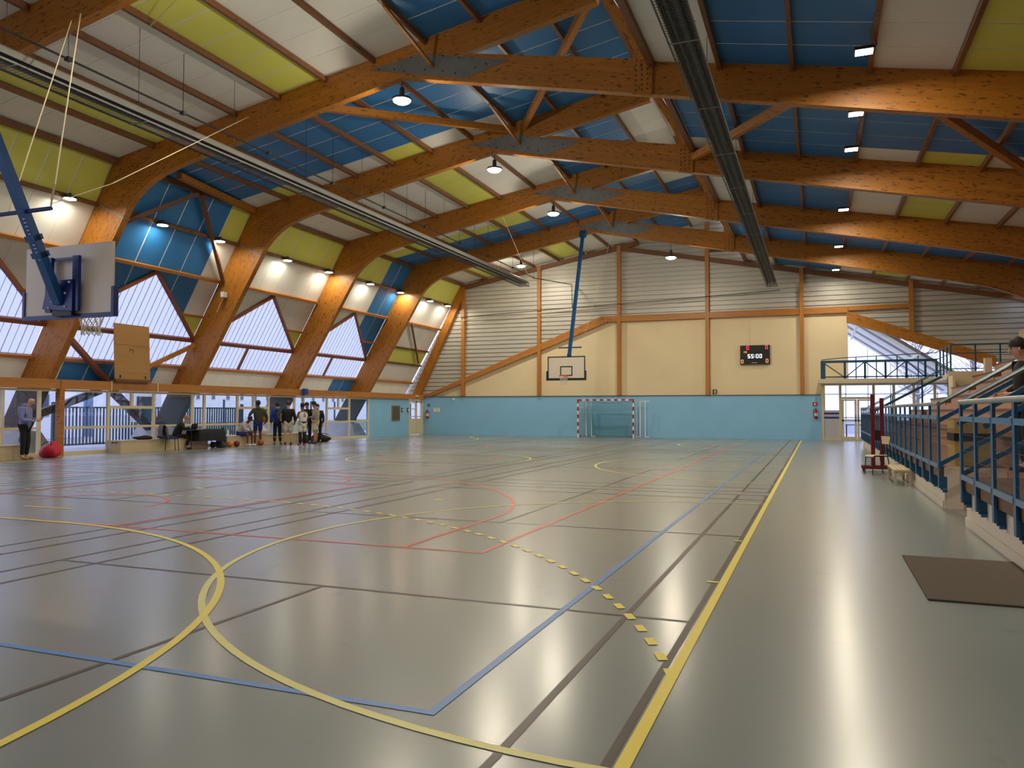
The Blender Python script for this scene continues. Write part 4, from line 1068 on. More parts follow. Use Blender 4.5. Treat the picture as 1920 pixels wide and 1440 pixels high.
for x in (-1.32, -1.02, 1.72, 2.0):
    MB().tube([(x, YG+.86, .03), (x, YG+.86, 1.98)], .03, 8).build('upright', M_WHITE, mg)
for x in (-1.02, 2.0): MB().tube([(x-.02, YG+.86, .03), (x+.25, YG+.7, .03)], .025, 6).build('foot', M_WHITE, mg); 
MB().tube([(1.72, YG+.86, 1.97), (2.25, YG+.86, 1.97)], .025, 6).build('top_bar', M_WHITE, mg); MB().tube([(1.72, YG+.86, .04), (1.6, YG+.5, .04)], .025, 6).build('foot', M_WHITE, mg)

# ------------------------------------------------------------------ scoreboard
sb = thing('scoreboard', 'black electronic scoreboard reading 55:00 on the cream end wall', 'scoreboard', (7.7, 41.2, 4.4))
YS = YW-.14
MB().box(6.98, 8.46, YS, YW, 3.90, 4.89).build('case', M_BLACK, sb)
SEG = {'0': 'abcdef', '5': 'afgcd', '1': 'bc', '8': 'abcdefg'}
def digit(ch, x, z, w, h, mat, name='digit'):
    m = MB(); tt = h*.13; y0, y1 = YS-.012, YS-.002
    R_ = {'a': (x, x+w, z+h-tt, z+h), 'd': (x, x+w, z, z+tt), 'g': (x, x+w, z+h/2-tt/2, z+h/2+tt/2), 'f': (x, x+tt, z+h/2, z+h), 'b': (x+w-tt, x+w, z+h/2, z+h), 'e': (x, x+tt, z, z+h/2), 'c': (x+w-tt, x+w, z, z+h/2)}
    for s in SEG[ch]: a = R_[s]; m.box(a[0], a[1], y0, y1, a[2], a[3])
    m.build(name, mat, sb)
E_R = emit_mat('led_red', (1, .03, .10, 1), 2.2); E_O = emit_mat('led_orange', (1, .32, .10, 1), 1.8); E_W = emit_mat('led_white', (.92, .96, 1, 1), 2.2); E_Y = emit_mat('led_amber', (1, .5, .06, 1), 1.2)
digit('0', 7.30, 4.66, .12, .2, E_R); digit('0', 8.24, 4.68, .12, .2, E_R)
digit('0', 7.03, 3.96, .11, .18, E_O); digit('0', 8.26, 3.97, .12, .19, E_O)
for c, x in (('5', 7.36), ('5', 7.53), ('0', 7.78), ('0', 7.95)): digit(c, x, 4.22, .12, .2, E_W)
for z in (4.26, 4.36): MB().box(7.70, 7.73, YS-.012, YS-.002, z, z+.03).build('colon_dot', E_W, sb)
for i in range(4): digit('1' if i < 3 else '0', 7.14+i*.045, 4.49, .035, .10, E_Y, 'small_digit')
MB().box(7.22, 7.25, YS-.012, YS-.002, 4.29, 4.32).build('indicator', emit_mat('led_green', (.1, .5, .1, 1), .3), sb)
for i in range(7): MB().box(7.56+i*.04, 7.59+i*.04, YS-.008, YS-.002, 3.96, 3.985+.008*(i % 2)).build('maker_lettering', M_CREAMF, sb)

# ------------------------------------------------------------------ small fittings
def extinguisher(label, c, ax):
    """c = wall contact point, ax = direction into the room"""
    t = thing('fire_extinguisher', label, 'fire extinguisher', c, group='fire extinguishers'); x = ax[0]*.12; y = ax[1]*.12
    MB().lathe([(.03, -.26), (.08, -.25), (.08, .12), (.05, .19), (.025, .21)], 14, (x, y, 0)).build('cylinder', M_RED, t, world=False, smooth=True)
    MB().lathe([(.083, -.12), (.083, .04)], 14, (x, y, 0)).build('label_band', M_CREAMF, t, world=False)
    MB().box(x-.03, x+.03, y-.03, y+.03, .21, .27).build('valve', M_BLACK, t, world=False)
    MB().tube([(x, y, .25), (x-.1*abs(ax[1])-.0, y-.1*abs(ax[0]), .2), (x-.11*abs(ax[1]), y-.11*abs(ax[0]), -.05), (x-.08*abs(ax[1]), y-.08*abs(ax[0]), -.18)], .014, 6).build('hose', M_BLACK, t, world=False)
    return t
extinguisher('fire extinguisher on the blue wall beside the cream double door', (-11.40, YW-.1, 1.22), (0, -1))
extinguisher('fire extinguisher on the blue wall beside the lobby partition', (10.66, YW-.1, 1.32), (0, -1))
def wallbox(name, label, cat, x0, x1, y0, y1, z0, z1, mat, inner=None):
    o = thing(name, label, cat, ((x0+x1)/2, (y0+y1)/2, z0)); MB().box(x0, x1, y0, y1, z0, z1).build('plate', mat, o)
    if inner: inner(o)
    return o
YD = YW-.1
wallbox('exit_sign', 'small red sign above the extinguisher by the lobby', 'sign', 10.5, 10.74, YD-.02, YD, 1.72, 1.90, M_SIGNR, lambda o: MB().box(10.57, 10.67, YD-.026, YD-.02, 1.77, 1.85).build('pictogram', M_WHITE, o))
wallbox('notice_board', 'pale notice sheets on the blue wall near the corner', 'notice', -11.05, -10.62, YD-.015, YD, 1.33, 1.63, M_CREAMF, lambda o: [MB().box(-11.0+i*.14, -10.9+i*.14, YD-.02, YD-.015, 1.38, 1.58).build('sheet', M_WHITE if i != 1 else M_PLASTER, o) for i in range(3)])
wallbox('small_sign', 'small square navy sign above the corner extinguisher', 'sign', -11.45, -11.28, YD-.015, YD, 1.68, 1.84, pm('sign_navy', C(40, 36, 70), .5), lambda o: MB().box(-11.39, -11.33, YD-.02, YD-.015, 1.73, 1.79).build('pictogram', M_WHITE, o))
wallbox('wall_hook', 'small white hook lamp on the blue wall top', 'fitting', -9.72, -9.62, YD-.06, YD, 2.1, 2.2, M_WHITE, lambda o: MB().lathe([(.02, -.06), (.05, -.02), (.05, 0)], 10, (-9.67, YD-.09, 2.1)).build('cup', M_WHITE, o))
lv = thing('wall_hatch', 'brown louvred hatch in the blue side wall', 'hatch', (WX+.05, 37.85, 1.3))
MB().box(WX+.05, WX+.09, 37.4, 38.3, .86, 1.74).build('frame', pm('hatch_frame', C(128, 116, 104), .6), lv)
for i in range(9): MB().box(WX+.09, WX+.105, 37.48, 38.22, .94+i*.083, 1.0+i*.083).build('slat', pm('hatch_slat', C(98, 82, 58), .6), lv)
for i, y in enumerate((38.55, 39.22)):
    wallbox('door_sign', ['small pale sign on a dark plate beside the wall hatch', 'small pale sign on a dark plate at the double door jamb'][i], 'sign', WX+.05, WX+.08, y-.06, y+.12, 1.36, 1.6, M_DGREY, lambda o: MB().box(WX+.08, WX+.085, y-.02, y+.12, 1.42, 1.54).build('sheet', M_CREAMF, o))
wallbox('speaker_box', 'small blue loudspeaker box on the timber beam', 'loudspeaker', WX+.17, WX+.34, 28.96, 29.2, 2.16, 2.46, pm('speaker_blue', C(40, 92, 170), .4), lambda o: MB().lathe([(.07, WX+.34), (.07, WX+.35)], 12, (0, 29.08, 2.31), 'x').build('grille', M_NAVY, o))
wallbox('beam_lamp', 'tiny white emergency lamp on the beam end', 'lamp', WX+.17, WX+.24, 40.0, 40.25, 2.27, 2.34, M_WHITE, lambda o: MB().box(WX+.24, WX+.25, 40.03, 40.22, 2.28, 2.33).build('lens', M_CREAMF, o))
wallbox('wall_bracket', 'thin metal handle bracket above the blue wall', 'bracket', 5.55, 5.59, YW-.1, YW, 2.35, 2.6, M_DGREY, lambda o: [MB().box(5.59, 5.72, YW-.1, YW-.06, z, z+.03).build('bar', M_DGREY, o) for z in (2.57, 2.38)]+[MB().box(5.72, 5.76, YW-.1, YW-.06, 2.38, 2.6).build('bar', M_DGREY, o)])
wallbox('junction_box', 'pale junction box on the leaning timber leg', 'box', -10.35, -10.2, 22.1, 22.3, 5.75, 5.95, M_WHITE, lambda o: MB().tube([(-10.3, 22.2, 5.75), (-10.6, 22.2, 5.2)], .01, 5).build('cable', M_WHITE, o))

# plywood board leaning on the beam
pb = thing('ply_board', 'brown plywood board standing on the timber beam', 'board', (-11.6, 19.2, 2.42))
MB().prism([(-11.58, 2.52), (-11.56, 2.52), (-11.66, 4.44), (-11.68, 4.44)], 18.46, 19.98).build('sheet', M_PLY, pb)
MB().box(-11.66, -11.5, 18.46, 19.95, 2.425, 2.52).build('foot_batten', M_STANDD, pb)
for z in (3.08, 3.74): MB().box(-11.598, -11.59, 18.47, 19.97, z, z+.015).build('seam_strip', pm('seam', C(196, 152, 92), .6), pb)
m = MB()
for a in ((19.1, 19.26, 3.56, 3.58), (19.24, 19.26, 3.44, 3.58), (19.1, 19.12, 3.5, 3.58)): m.box(-11.618, -11.60, a[0], a[1], a[2], a[3])
m.build('mark', M_STANDD, pb)
for y in (18.68, 19.76): MB().box(-11.58, -11.54, y-.015, y+.015, 2.56, 2.66).build('latch', M_BLACK, pb)

# floor mat
mt = MB().box(11.51, 12.47, 5.45, 7.42, .004, .016).build('floor_mat', pm('mat_brown', C(92, 80, 68), .95, var=.35, scale=60, bump=.3)); tag(mt, 'dark brown doormat lying beside the mesh railing', 'mat')

# red post stand, chair and bench beside the stand
ps = thing('volleyball_post', 'dark red wheeled volleyball post before the long railing', 'post', (12.05, 19.55, 0))
for x in (11.98, 12.18): MB().box(x-.045, x+.045, 19.48, 19.58, .12, 1.87 if x < 12.1 else 1.78).build('upright', M_DRED, ps)
MB().box(12.02, 12.14, 19.5, 19.56, .75, 1.0).build('winch', M_BLACK, ps)
for y in (19.35, 19.7): MB().box(11.72, 12.38, y-.035, y+.035, .07, .14).build('base_bar', M_DRED, ps)
for x in (11.94, 12.2): MB().box(x-.03, x+.03, 19.38, 19.67, .075, .135).build('base_tie', M_DRED, ps)
for x in (11.76, 12.34):
    for y in (19.35, 19.7): MB().lathe([(.035, -.015), (.035, .015)], 10, (x, y, .035), 'x').build('caster', M_BLACK, ps)
def school_chair(label, loc, rz):
    t = thing('school_chair', label, 'chair', loc, rz); MF = M_BLACK; r = .011
    seat = MB()
    for i in range(8):
        x0 = -.19+i*.0475; bend = lambda x: .435-(.03 if x > .15 else 0)
        seat.quad((x0, -.18, bend(x0)), (x0+.0475, -.18, bend(x0+.0475)), (x0+.0475, .18, bend(x0+.0475)), (x0, .18, bend(x0)))
        seat.quad((x0, -.18, bend(x0)+.012), (x0, .18, bend(x0)+.012), (x0+.0475, .18, bend(x0+.0475)+.012), (x0+.0475, -.18, bend(x0+.0475)+.012))
    seat.build('seat', M_BENCH, t, world=False)
    MB().box(-.235, -.222, -.18, .18, .70, .88).build('backrest', M_BENCH, t, world=False)
    for s in (-1, 1):
        y = s*.17
        MB().tube([(.19, y, 0), (.16, y, .40), (.14, y, .43)], r, 6).build('leg', MF, t, world=False)
        MB().tube([(-.25, y, 0), (-.17, y, .43), (-.22, y, .62), (-.235, y, .86)], r, 6).build('leg', MF, t, world=False)
        MB().tube([(.14, y, .425), (-.17, y, .425)], r, 6).build('seat_rail', MF, t, world=False)
    MB().tube([(.16, -.17, .40), (.16, .17, .40)], r, 6).build('stretcher', MF, t, world=False)
    return t
school_chair('wooden school chair with black frame before the red post', (11.99, 18.55, 0), R(205))
bn = thing('slatted_bench', 'low pale slatted bench against the stand wall', 'bench', (12.3, 16.5, 0))
for i in range(4): MB().box(12.12+i*.085, 12.19+i*.085, 15.72, 17.3, .28, .31).build('slat', M_BENCH, bn)
for y in (15.8, 17.2):
    for x in (12.15, 12.42): MB().box(x-.025, x+.025, y-.025, y+.025, 0, .25).build('leg', M_BENCH, bn)
    MB().box(12.12, 12.45, y-.03, y+.03, .25, .28).build('cross_rail', M_BENCH, bn)
MB().bar((12.28, 15.8, .22), (12.28, 17.2, .1), .04, .05).build('brace', M_BENCH, bn)

# benches along the glazing
def box_bench(label, y0, y1, x0=-11.70, x1=-11.12, h=.42):
    t = thing('box_bench', label, 'bench', (x1, y0, 0), group='plywood box benches along the glazing'); n = max(1, round((y1-y0)/1.6))
    for i in range(n):
        a, b_ = y0+(y1-y0)*i/n, y0+(y1-y0)*(i+1)/n-.006
        o = MB().box(0, b_-a, 0, x1-x0, 0, h-.02).build('body', M_BENCH, t, world=False); o.location = (0, a-y0, 0); o.rotation_euler = (0, 0, R(90))
    MB().box(x0-.01, x1+.02, y0-.01, y1, h-.02, h).build('top_board', M_BENCH, t)
    for k in range(2): MB().box(x1-.25-k*.16, x1-.15-k*.16, y0-.012, y0-.002, h-.09, h-.05).build('hand_hole', M_BLACK, t)
    return t
box_bench('plywood box bench behind the man in the lavender hoodie', 9.0, 15.0)
box_bench('plywood box bench carrying dark clothes behind the blue chair', 18.35, 22.4)
box_bench('plywood box bench behind the group of players', 23.45, 28.2)

# ------------------------------------------------------------------ people
M_SKIN = [pm('skin_light', C(214, 164, 134), .55), pm('skin_brown', C(112, 68, 48), .5), pm('skin_tan', C(186, 132, 100), .55)]
def skinned(name, verts, edges, rad, mat, parent, sub=1, flat=1.0):
    me = bpy.data.meshes.new(name); me.from_pydata([tuple(v) for v in verts], edges, []); me.materials.append(mat)
    o = bpy.data.objects.new(name, me); COL.objects.link(o); o.parent = parent
    md = o.modifiers.new('skin', 'SKIN'); md.use_smooth_shade = True
    sv = me.skin_vertices[0].data
    for i, r in enumerate(rad): sv[i].radius = (r, r) if not isinstance(r, tuple) else r; sv[i].use_root = (i == 0)
    sb_ = o.modifiers.new('sub', 'SUBSURF'); sb_.levels = sub; sb_.render_levels = sub
    return o
def person(label, loc, rz, skin=0, H=1.8, pose=None, top=None, bottom=None, shoes=None, hair=None, sleeves=True, legs='long', hood=False, group=None):
    t = thing('person', label, 'person', loc, rz, group)
    k = H/1.8
    J = {'pelvis': (0, 0, .95), 'waist': (.0, 0, 1.10), 'chest': (.01, 0, 1.33), 'neck': (.02, 0, 1.50), 'jaw': (.05, 0, 1.60), 'skull': (.035, 0, 1.71)}
    for s, y in (('l', 1), ('r', -1)):
        J.update({s+'sh': (0, y*.185, 1.43), s+'el': (-.02, y*.25, 1.15), s+'wr': (.04, y*.25, .90), s+'ha': (.06, y*.25, .82),
                  s+'hip': (0, y*.095, .90), s+'kn': (.03, y*.10, .50), s+'an': (-.01, y*.11, .09), s+'to': (.15, y*.13, .035)})
    for a, v in (pose or {}).items(): J[a] = v
    J = {a: Vector(v)*k for a, v in J.items()}
    # body: one continuous skin mesh, fingers included
    V, E_, Rr, ix = [], [], [], {}
    def add(n, p, r, to=None):
        ix[n] = len(V); V.append(p); Rr.append(r*k)
        if to is not None: E_.append((ix[to], ix[n]))
    add('pelvis', J['pelvis'], .125); add('waist', J['waist'], .100, 'pelvis'); add('chest', J['chest'], .112, 'waist'); add('neck', J['neck'], .055, 'chest')
    add('jaw', J['jaw'], .072, 'neck'); add('skull', J['skull'], .092, 'jaw'); up = (J['skull']-J['jaw']).normalized(); add('crown', J['skull']+up*.05*k, .075, 'skull')
    for s, y in (('l', 1), ('r', -1)):
        add(s+'sh', J[s+'sh'], .062, 'chest'); add(s+'el', J[s+'el'], .045, s+'sh'); add(s+'wr', J[s+'wr'], .028, s+'el'); add(s+'ha', J[s+'ha'], .034, s+'wr')
        d = (J[s+'ha']-J[s+'wr']).normalized(); side = d.cross(Vector((0, 1, 0))); side = side.normalized() if side.length > .1 else Vector((0, 0, 1))
        for f, (a, ln) in enumerate(((-.030, .062), (-.010, .072), (.010, .068), (.028, .052))):
            p1 = J[s+'ha']+side*a*k+d*.045*k; p2 = p1+(d+Vector((0, -y*.45, 0))).normalized()*ln*k
            add('%sf%d' % (s, f), p1, .010, s+'ha'); add('%sg%d' % (s, f), p2, .008, '%sf%d' % (s, f))
        add(s+'th', J[s+'ha']-side*.038*k+d*.01*k, .011, s+'ha'); add(s+'th2', J[s+'ha']-side*.055*k+d*.045*k, .009, s+'th')
        add(s+'hip', J[s+'hip'], .088, 'pelvis'); add(s+'kn', J[s+'kn'], .056, s+'hip')
        mid = (J[s+'kn']*.62+J[s+'an']*.38)+Vector((-.018, 0, 0))*k; add(s+'calf', mid, .055, s+'kn')
        add(s+'an', J[s+'an'], .036, s+'calf'); add(s+'to', J[s+'to'], .030, s+'an')
    skinned('body', V, E_, Rr, M_SKIN[skin], t)
    # face and ears
    fw = Vector((up.z, 0, -up.x)); hc = J['skull']-up*.02*k
    m = MB()
    nb = hc+fw*.095*k-up*.035*k; m.tube([nb+up*.04*k-fw*.012*k, nb-up*.005*k+fw*.012*k, nb-up*.02*k-fw*.008*k], [.006*k, .013*k, .010*k], 6)
    for y in (-1, 1): m.sphere(hc+Vector((0, y*.092*k, 0))-up*.02*k, .024*k, 8, 5, (.7, .4, 1.1))
    m.build('face_relief', M_SKIN[skin], t, world=False, smooth=True)
    m = MB()
    for y in (-1, 1): m.sphere(hc+fw*.082*k+Vector((0, y*.034*k, 0)), .010*k, 6, 4)
    m.build('eyes', M_BLACK, t, world=False)
    MB().box(hc.x+.078*k, hc.x+.088*k, -.024*k, .024*k, hc.z-.083*k, hc.z-.075*k).build('mouth', pm('lips', C(140, 80, 70), .5), t, world=False)
    if hair is not None:
        h = MB(); c = J['skull']+up*.03*k-fw*.012*k; n0 = 0
        h.sphere(c, .105*k, 14, 8, (1.02, .95, 1.0))
        h.v = [v for v in h.v]
        keep = []
        for f in h.f:
            pc = sum((Vector(h.v[i]) for i in f), Vector((0, 0, 0)))/len(f)-c
            if pc.dot(up) > -.02*k or (pc.dot(fw) < -.02*k and pc.dot(up) > -.085*k): keep.append(f)
        h.f = keep; h.build('hair', hair, t, world=False, smooth=True)
    if top is not None:
        V, E_, Rr, ix = [], [], [], {}
        tv = J['chest']-J['pelvis']
        add('hem', J['pelvis']-tv.normalized()*.13*k, .17); add('w', J['waist'], .165, 'hem'); add('c', J['chest'], .185, 'w'); add('n', J['neck']-tv.normalized()*.02*k, .085, 'c')
        for s in 'lr':
            add(s+'s', J[s+'sh'], .095, 'c')
            if sleeves:
                add(s+'e', J[s+'el'], .066, s+'s')
                add(s+'w', J[s+'wr']*.93+J[s+'el']*.07, .046, s+'e')
        skinned('jacket' if sleeves else 'vest', V, E_, Rr, top, t)
        if hood:
            m = MB(); c = J['neck']-fw*.07*k; m.sphere(c, .1*k, 12, 7, (.8, 1.25, .75)); m.build('hood', top, t, world=False, smooth=True)
    if bottom is not None:
        V, E_, Rr, ix = [], [], [], {}
        add('p', J['pelvis'], .122)
        for s in 'lr':
            add(s+'h', J[s+'hip'], .100, 'p')
            if legs == 'long': add(s+'k', J[s+'kn'], .078, s+'h'); add(s+'a', J[s+'an']*.93+J[s+'kn']*.07, .058, s+'k')
            else: e = J[s+'kn']*.92+J[s+'hip']*.08; add(s+'k', e, .098, s+'h')
        skinned('trousers' if legs == 'long' else 'shorts', V, E_, Rr, bottom, t)
    for s in 'lr':
        a, b_ = J[s+'an'], J[s+'to']; d = Vector((b_.x-a.x, b_.y-a.y, 0)).normalized()
        c = a-d*.04*k; e = b_+d*.07*k; zb = min(a.z, b_.z)-.032*k
        V = [(c.x, c.y, zb+.045*k), ((a.x+b_.x)/2, (a.y+b_.y)/2, zb+.045*k), (e.x-d.x*.03, e.y-d.y*.03, zb+.035*k), (a.x, a.y, a.z+.03*k)]
        skinned('shoe', V, [(0, 1), (1, 2), (0, 3)], [.042*k, .045*k, .034*k, .042*k], shoes or M_BLACK, t)
    return t, J
cl = lambda n, r, g, b, **kw: pm('cloth_'+n, C(r, g, b), .85, var=.18, scale=7, **kw)
H_DARK = pm('hair_dark', C(34, 26, 22), .6); H_BLOND = pm('hair_blond', C(176, 128, 72), .6); H_BROWN = pm('hair_brown', C(74, 52, 40), .6)
GR = 'people beside the glazed wall'
person('man in a lavender hoodie and black trousers looking at his phone', (-10.84, 14.72, 0), R(26), 0, 1.86,
    {'neck': (.05, 0, 1.50), 'jaw': (.13, 0, 1.585), 'skull': (.17, 0, 1.68), 'lel': (.0, .26, 1.14), 'rel': (.02, -.25, 1.12), 'lwr': (.27, .14, 1.13), 'lha': (.35, .10, 1.15), 'rwr': (.29, -.10, 1.10), 'rha': (.37, -.06, 1.12), 'lkn': (.04, .08, .50), 'rkn': (.0, -.09, .5)},
    cl('lavender', 128, 136, 186), cl('black', 24, 24, 28), pm('shoe_tan', C(176, 126, 76), .7), None, True, 'long', True, GR)
ph = MB().box(-.04, .04, -.02, .10, 0, .012).build('phone', M_BLACK); ph.location = (-10.84+.40, 14.72+.20, 1.19); ph.rotation_euler = (R(20), R(-20), R(26)); tag(ph, 'dark phone held by the man in the lavender hoodie', 'phone')
person('player in an olive hoodie and blue shorts with a ball under one arm', (-11.02, 25.15, 0), R(140), 1, 1.84,
    {'lel': (-.06, .36, 1.2), 'lwr': (.1, .24, 1.02), 'lha': (.12, .16, 1.0), 'rel': (-.04, -.34, 1.18), 'rwr': (.02, -.36, .95), 'rha': (.05, -.3, .9), 'skull': (.02, 0, 1.71)},
    cl('olive', 66, 68, 50), cl('royal', 30, 48, 120), pm('shoe_green', C(110, 150, 90), .7), H_DARK, True, 'short', True, GR)
person('seated player in a grey shirt leaning forward on the box bench', (-11.25, 24.35, -.02), R(8), 1, 1.8,
    {'pelvis': (0, 0, .52), 'waist': (.06, 0, .66), 'chest': (.20, 0, .86), 'neck': (.32, 0, .98), 'jaw': (.40, 0, 1.03), 'skull': (.44, 0, 1.12), 'lsh': (.24, .185, .92), 'rsh': (.24, -.185, .92), 'lel': (.36, .22, .70), 'rel': (.36, -.22, .70), 'lwr': (.52, .1, .62), 'rwr': (.52, -.1, .62), 'lha': (.58, .06, .6), 'rha': (.58, -.06, .6),
     'lhip': (.03, .11, .50), 'rhip': (.03, -.11, .50), 'lkn': (.46, .16, .52), 'rkn': (.46, -.16, .52), 'lan': (.44, .16, .10), 'ran': (.44, -.16, .10), 'lto': (.58, .18, .06), 'rto': (.58, -.18, .06)},
    cl('grey_shirt', 190, 184, 180), cl('royal', 30, 48, 120), M_WHITE, H_DARK, True, 'short', False, GR)
p2, J2 = person('player in a royal blue hooded jacket wearing an olive backpack', (-10.5, 25.75, 0), R(133), 0, 1.76,
    {'lan': (-.04, .12, .09), 'ran': (.08, -.14, .09), 'rto': (.22, -.2, .035)}, cl('blue_jacket', 22, 62, 150), cl('black', 24, 24, 28), pm('shoe_teal', C(40, 110, 130), .6), H_DARK, True, 'long', True, GR)
bp_ = thing('backpack', 'olive backpack worn over the royal blue jacket', 'backpack', (-10.5, 25.75, 0), R(133))
m = MB(); m.sphere((-.24, -.10, 1.22), .17, 14, 10, (.62, .95, 1.5)); m.build('bag', cl('pack', 72, 76, 52), bp_, world=False, smooth=True)
m = MB(); m.sphere((-.35, -.10, 1.12), .09, 12, 8, (.4, 1.2, 1.3)); m.build('front_pocket', cl('pack', 72, 76, 52), bp_, world=False, smooth=True)
MB().box(-.405, -.39, -.12, -.09, 1.0, 1.32).build('zip', pm('zip_pale', C(196, 190, 150), .6), bp_, world=False)
for y in (-.2, .0): MB().tube([(-.16, y, 1.44), (-.04, y-.0, 1.53), (.09, y, 1.44)], .02, 6).build('strap', cl('pack', 72, 76, 52), bp_, world=False)
person('player in a black jacket over white shorts and black leggings', (-9.95, 25.75, 0), R(128), 0, 1.82,
    {'rel': (.0, -.27, 1.14), 'rwr': (.16, -.26, .98), 'rha': (.2, -.25, .92)}, cl('black_jacket', 30, 28, 28), cl('white_shorts', 222, 216, 200), M_BLACK, H_BROWN, True, 'short', False, GR)
person('dark haired player in black facing the group from behind', (-10.0, 27.15, 0), R(-70), 2, 1.8,
    {'jaw': (.10, 0, 1.585), 'skull': (.13, 0, 1.68)}, cl('black', 24, 24, 28), cl('black', 24, 24, 28), M_BLACK, H_DARK, True, 'long', False, GR)
p5, J5 = person('player in a white jersey numbered 5 with a blue waistband', (-9.30, 25.85, 0), R(158), 1, 1.74,
    {'lel': (.03, .27, 1.15), 'lwr': (.2, .25, .98), 'lha': (.27, .24, .93), 'rwr': (.1, -.24, .92)}, cl('jersey', 226, 222, 214), cl('white_shorts', 222, 216, 200), pm('shoe_pink', C(206, 60, 110), .6), H_DARK, False, 'short', False, GR)
MB().lathe([(.152, .925), (.155, .99)], 16).build('waistband', cl('royal', 30, 48, 120), p5, world=False)
for s in 'lr':
    a, b_ = J5[s+'kn'], J5[s+'an']; MB().tube([a*.95+b_*.05+Vector((0, 0, .08)), a*.5+b_*.5, b_], [.075, .066, .05], 8).build('legging', cl('black', 24, 24, 28), p5, world=False, smooth=True)
fc = bpy.data.curves.new('jersey_number', 'FONT'); fc.body = '5'; fc.size = .26; fc.extrude = .003; fc.align_x = 'CENTER'; fc.materials.append(cl('black', 24, 24, 28))
ft = bpy.data.objects.new('tmp_number', fc); COL.objects.link(ft); bpy.context.view_layer.update(); fm = bpy.data.meshes.new_from_object(ft.evaluated_get(bpy.context.evaluated_depsgraph_get())); bpy.data.objects.remove(ft)
fo = bpy.data.objects.new('jersey_number', fm); COL.objects.link(fo); fo.parent = p5; fo.location = (-.165, 0, 1.17); fo.rotation_euler = (R(90), 0, R(-90))
person('player in a grey hoodie and beige shorts at the end of the group', (-9.65, 27.25, 0), R(196), 2, 1.84,
    {'jaw': (.08, 0, 1.59), 'skull': (.09, 0, 1.69), 'lwr': (.22, .16, 1.12), 'lha': (.29, .12, 1.13), 'rwr': (.24, -.14, 1.10), 'rha': (.31, -.1, 1.11), 'lel': (.0, .24, 1.14), 'rel': (.0, -.24, 1.14)},
    cl('grey_hoodie', 158, 150, 134), cl('beige_shorts', 216, 200, 168), pm('shoe_dark', C(56, 54, 70), .6), H_DARK, True, 'short', True, GR)
person('dark haired player mostly hidden behind the grey hoodie', (-10.25, 28.3, 0), R(-80), 2, 1.74, {'jaw': (.10, 0, 1.585), 'skull': (.13, 0, 1.68)}, cl('black', 24, 24, 28), cl('black', 24, 24, 28), M_BLACK, H_DARK, True, 'long', False, GR)
person('seated scorer in a black jacket writing at the table', (-11.38, 21.05, 0), R(45), 0, 1.78,
    {'pelvis': (0, 0, .50), 'waist': (.03, 0, .64), 'chest': (.14, 0, .86), 'neck': (.25, 0, 1.0), 'jaw': (.34, 0, 1.06), 'skull': (.37, 0, 1.15), 'lsh': (.15, .185, .94), 'rsh': (.15, -.185, .94), 'lel': (.30, .26, .76), 'rel': (.28, -.26, .76), 'lwr': (.52, .16, .80), 'rwr': (.50, -.16, .80), 'lha': (.60, .14, .80), 'rha': (.58, -.14, .80),
     'lhip': (.03, .10, .48), 'rhip': (.03, -.10, .48), 'lkn': (.45, .13, .50), 'rkn': (.45, -.13, .50), 'lan': (.36, .13, .09), 'ran': (.36, -.13, .09), 'lto': (.50, .14, .035), 'rto': (.50, -.14, .035)},
    cl('black_jacket', 30, 28, 28), cl('black', 24, 24, 28), M_BLACK, H_BLOND, True, 'long', False, GR)
person('spectator with dark hair standing on the steps between the stair rails', (13.40, 11.15, .63), R(185), 0, 1.84,
    {'jaw': (.09, 0, 1.59), 'skull': (.10, 0, 1.69), 'lel': (.0, .27, 1.16), 'rel': (.0, -.27, 1.16), 'lwr': (.2, .2, 1.05), 'lha': (.27, .17, 1.04), 'rwr': (.2, -.2, 1.05), 'rha': (.27, -.17, 1.04)},
    cl('black_jacket', 30, 28, 28), cl('black', 24, 24, 28), M_BLACK, H_DARK, True, 'long', True)

# ------------------------------------------------------------------ things near the people
def ball(label, x, y, z=.12, r=.12, mat=None):
    t = thing('basketball', label, 'basketball', (x, y, z), group='basketballs on the floor'); t.rotation_euler = (.4, .7, x)
    MB().sphere((0, 0, 0), r, 18, 12).build('shell', mat or M_BALL, t, world=False, smooth=True)
    for ax in (0, 1, 2):
        P = []
        for i in range(24):
            a = 2*math.pi*i/24; c, s_ = r*1.003*math.cos(a), r*1.003*math.sin(a); P.append([(c, s_, 0), (c, 0, s_), (0, c, s_)][ax])
        MB().tube(P, .004, 4, closed=True).build('seam', M_BLACK, t, world=False)
ball('brown basketball lying by the feet of the olive hoodie player', -10.78, 25.05)
ball('orange basketball with pale seams lying beside the scorer table', -10.85, 23.3, mat=pm('ball_bright', C(226, 132, 50), .6))
ball('black and red basketball lying beside the orange ball', -10.82, 23.65, mat=pm('ball_dark', C(120, 44, 48), .6, var=.6, scale=6))
ball('black basketball lying under the scorer table end', -11.0, 22.55, mat=pm('ball_black', C(34, 34, 36), .6))
ball('orange basketball held under the olive hoodie player\'s arm', -10.92, 25.42, 1.12, mat=pm('ball_bright', C(226, 132, 50), .6))
tb_ = thing('scorer_table', 'scorer table covered with a black cloth beside the bench', 'table', (-11.0, 21.9, 0))
MB().box(-11.25, -10.65, 21.05, 22.75, .70, .73).build('tabletop', M_DGREY, tb_)
for x in (-11.2, -10.72):
    for y in (21.12, 22.68): MB().tube([(x, y, 0), (x, y, .70)], .016, 6).build('leg', M_BLACK, tb_)
ct = MB(); n = 18; P = []
M_CLOTH = cl('table_cloth', 26, 26, 34)
o = MB()
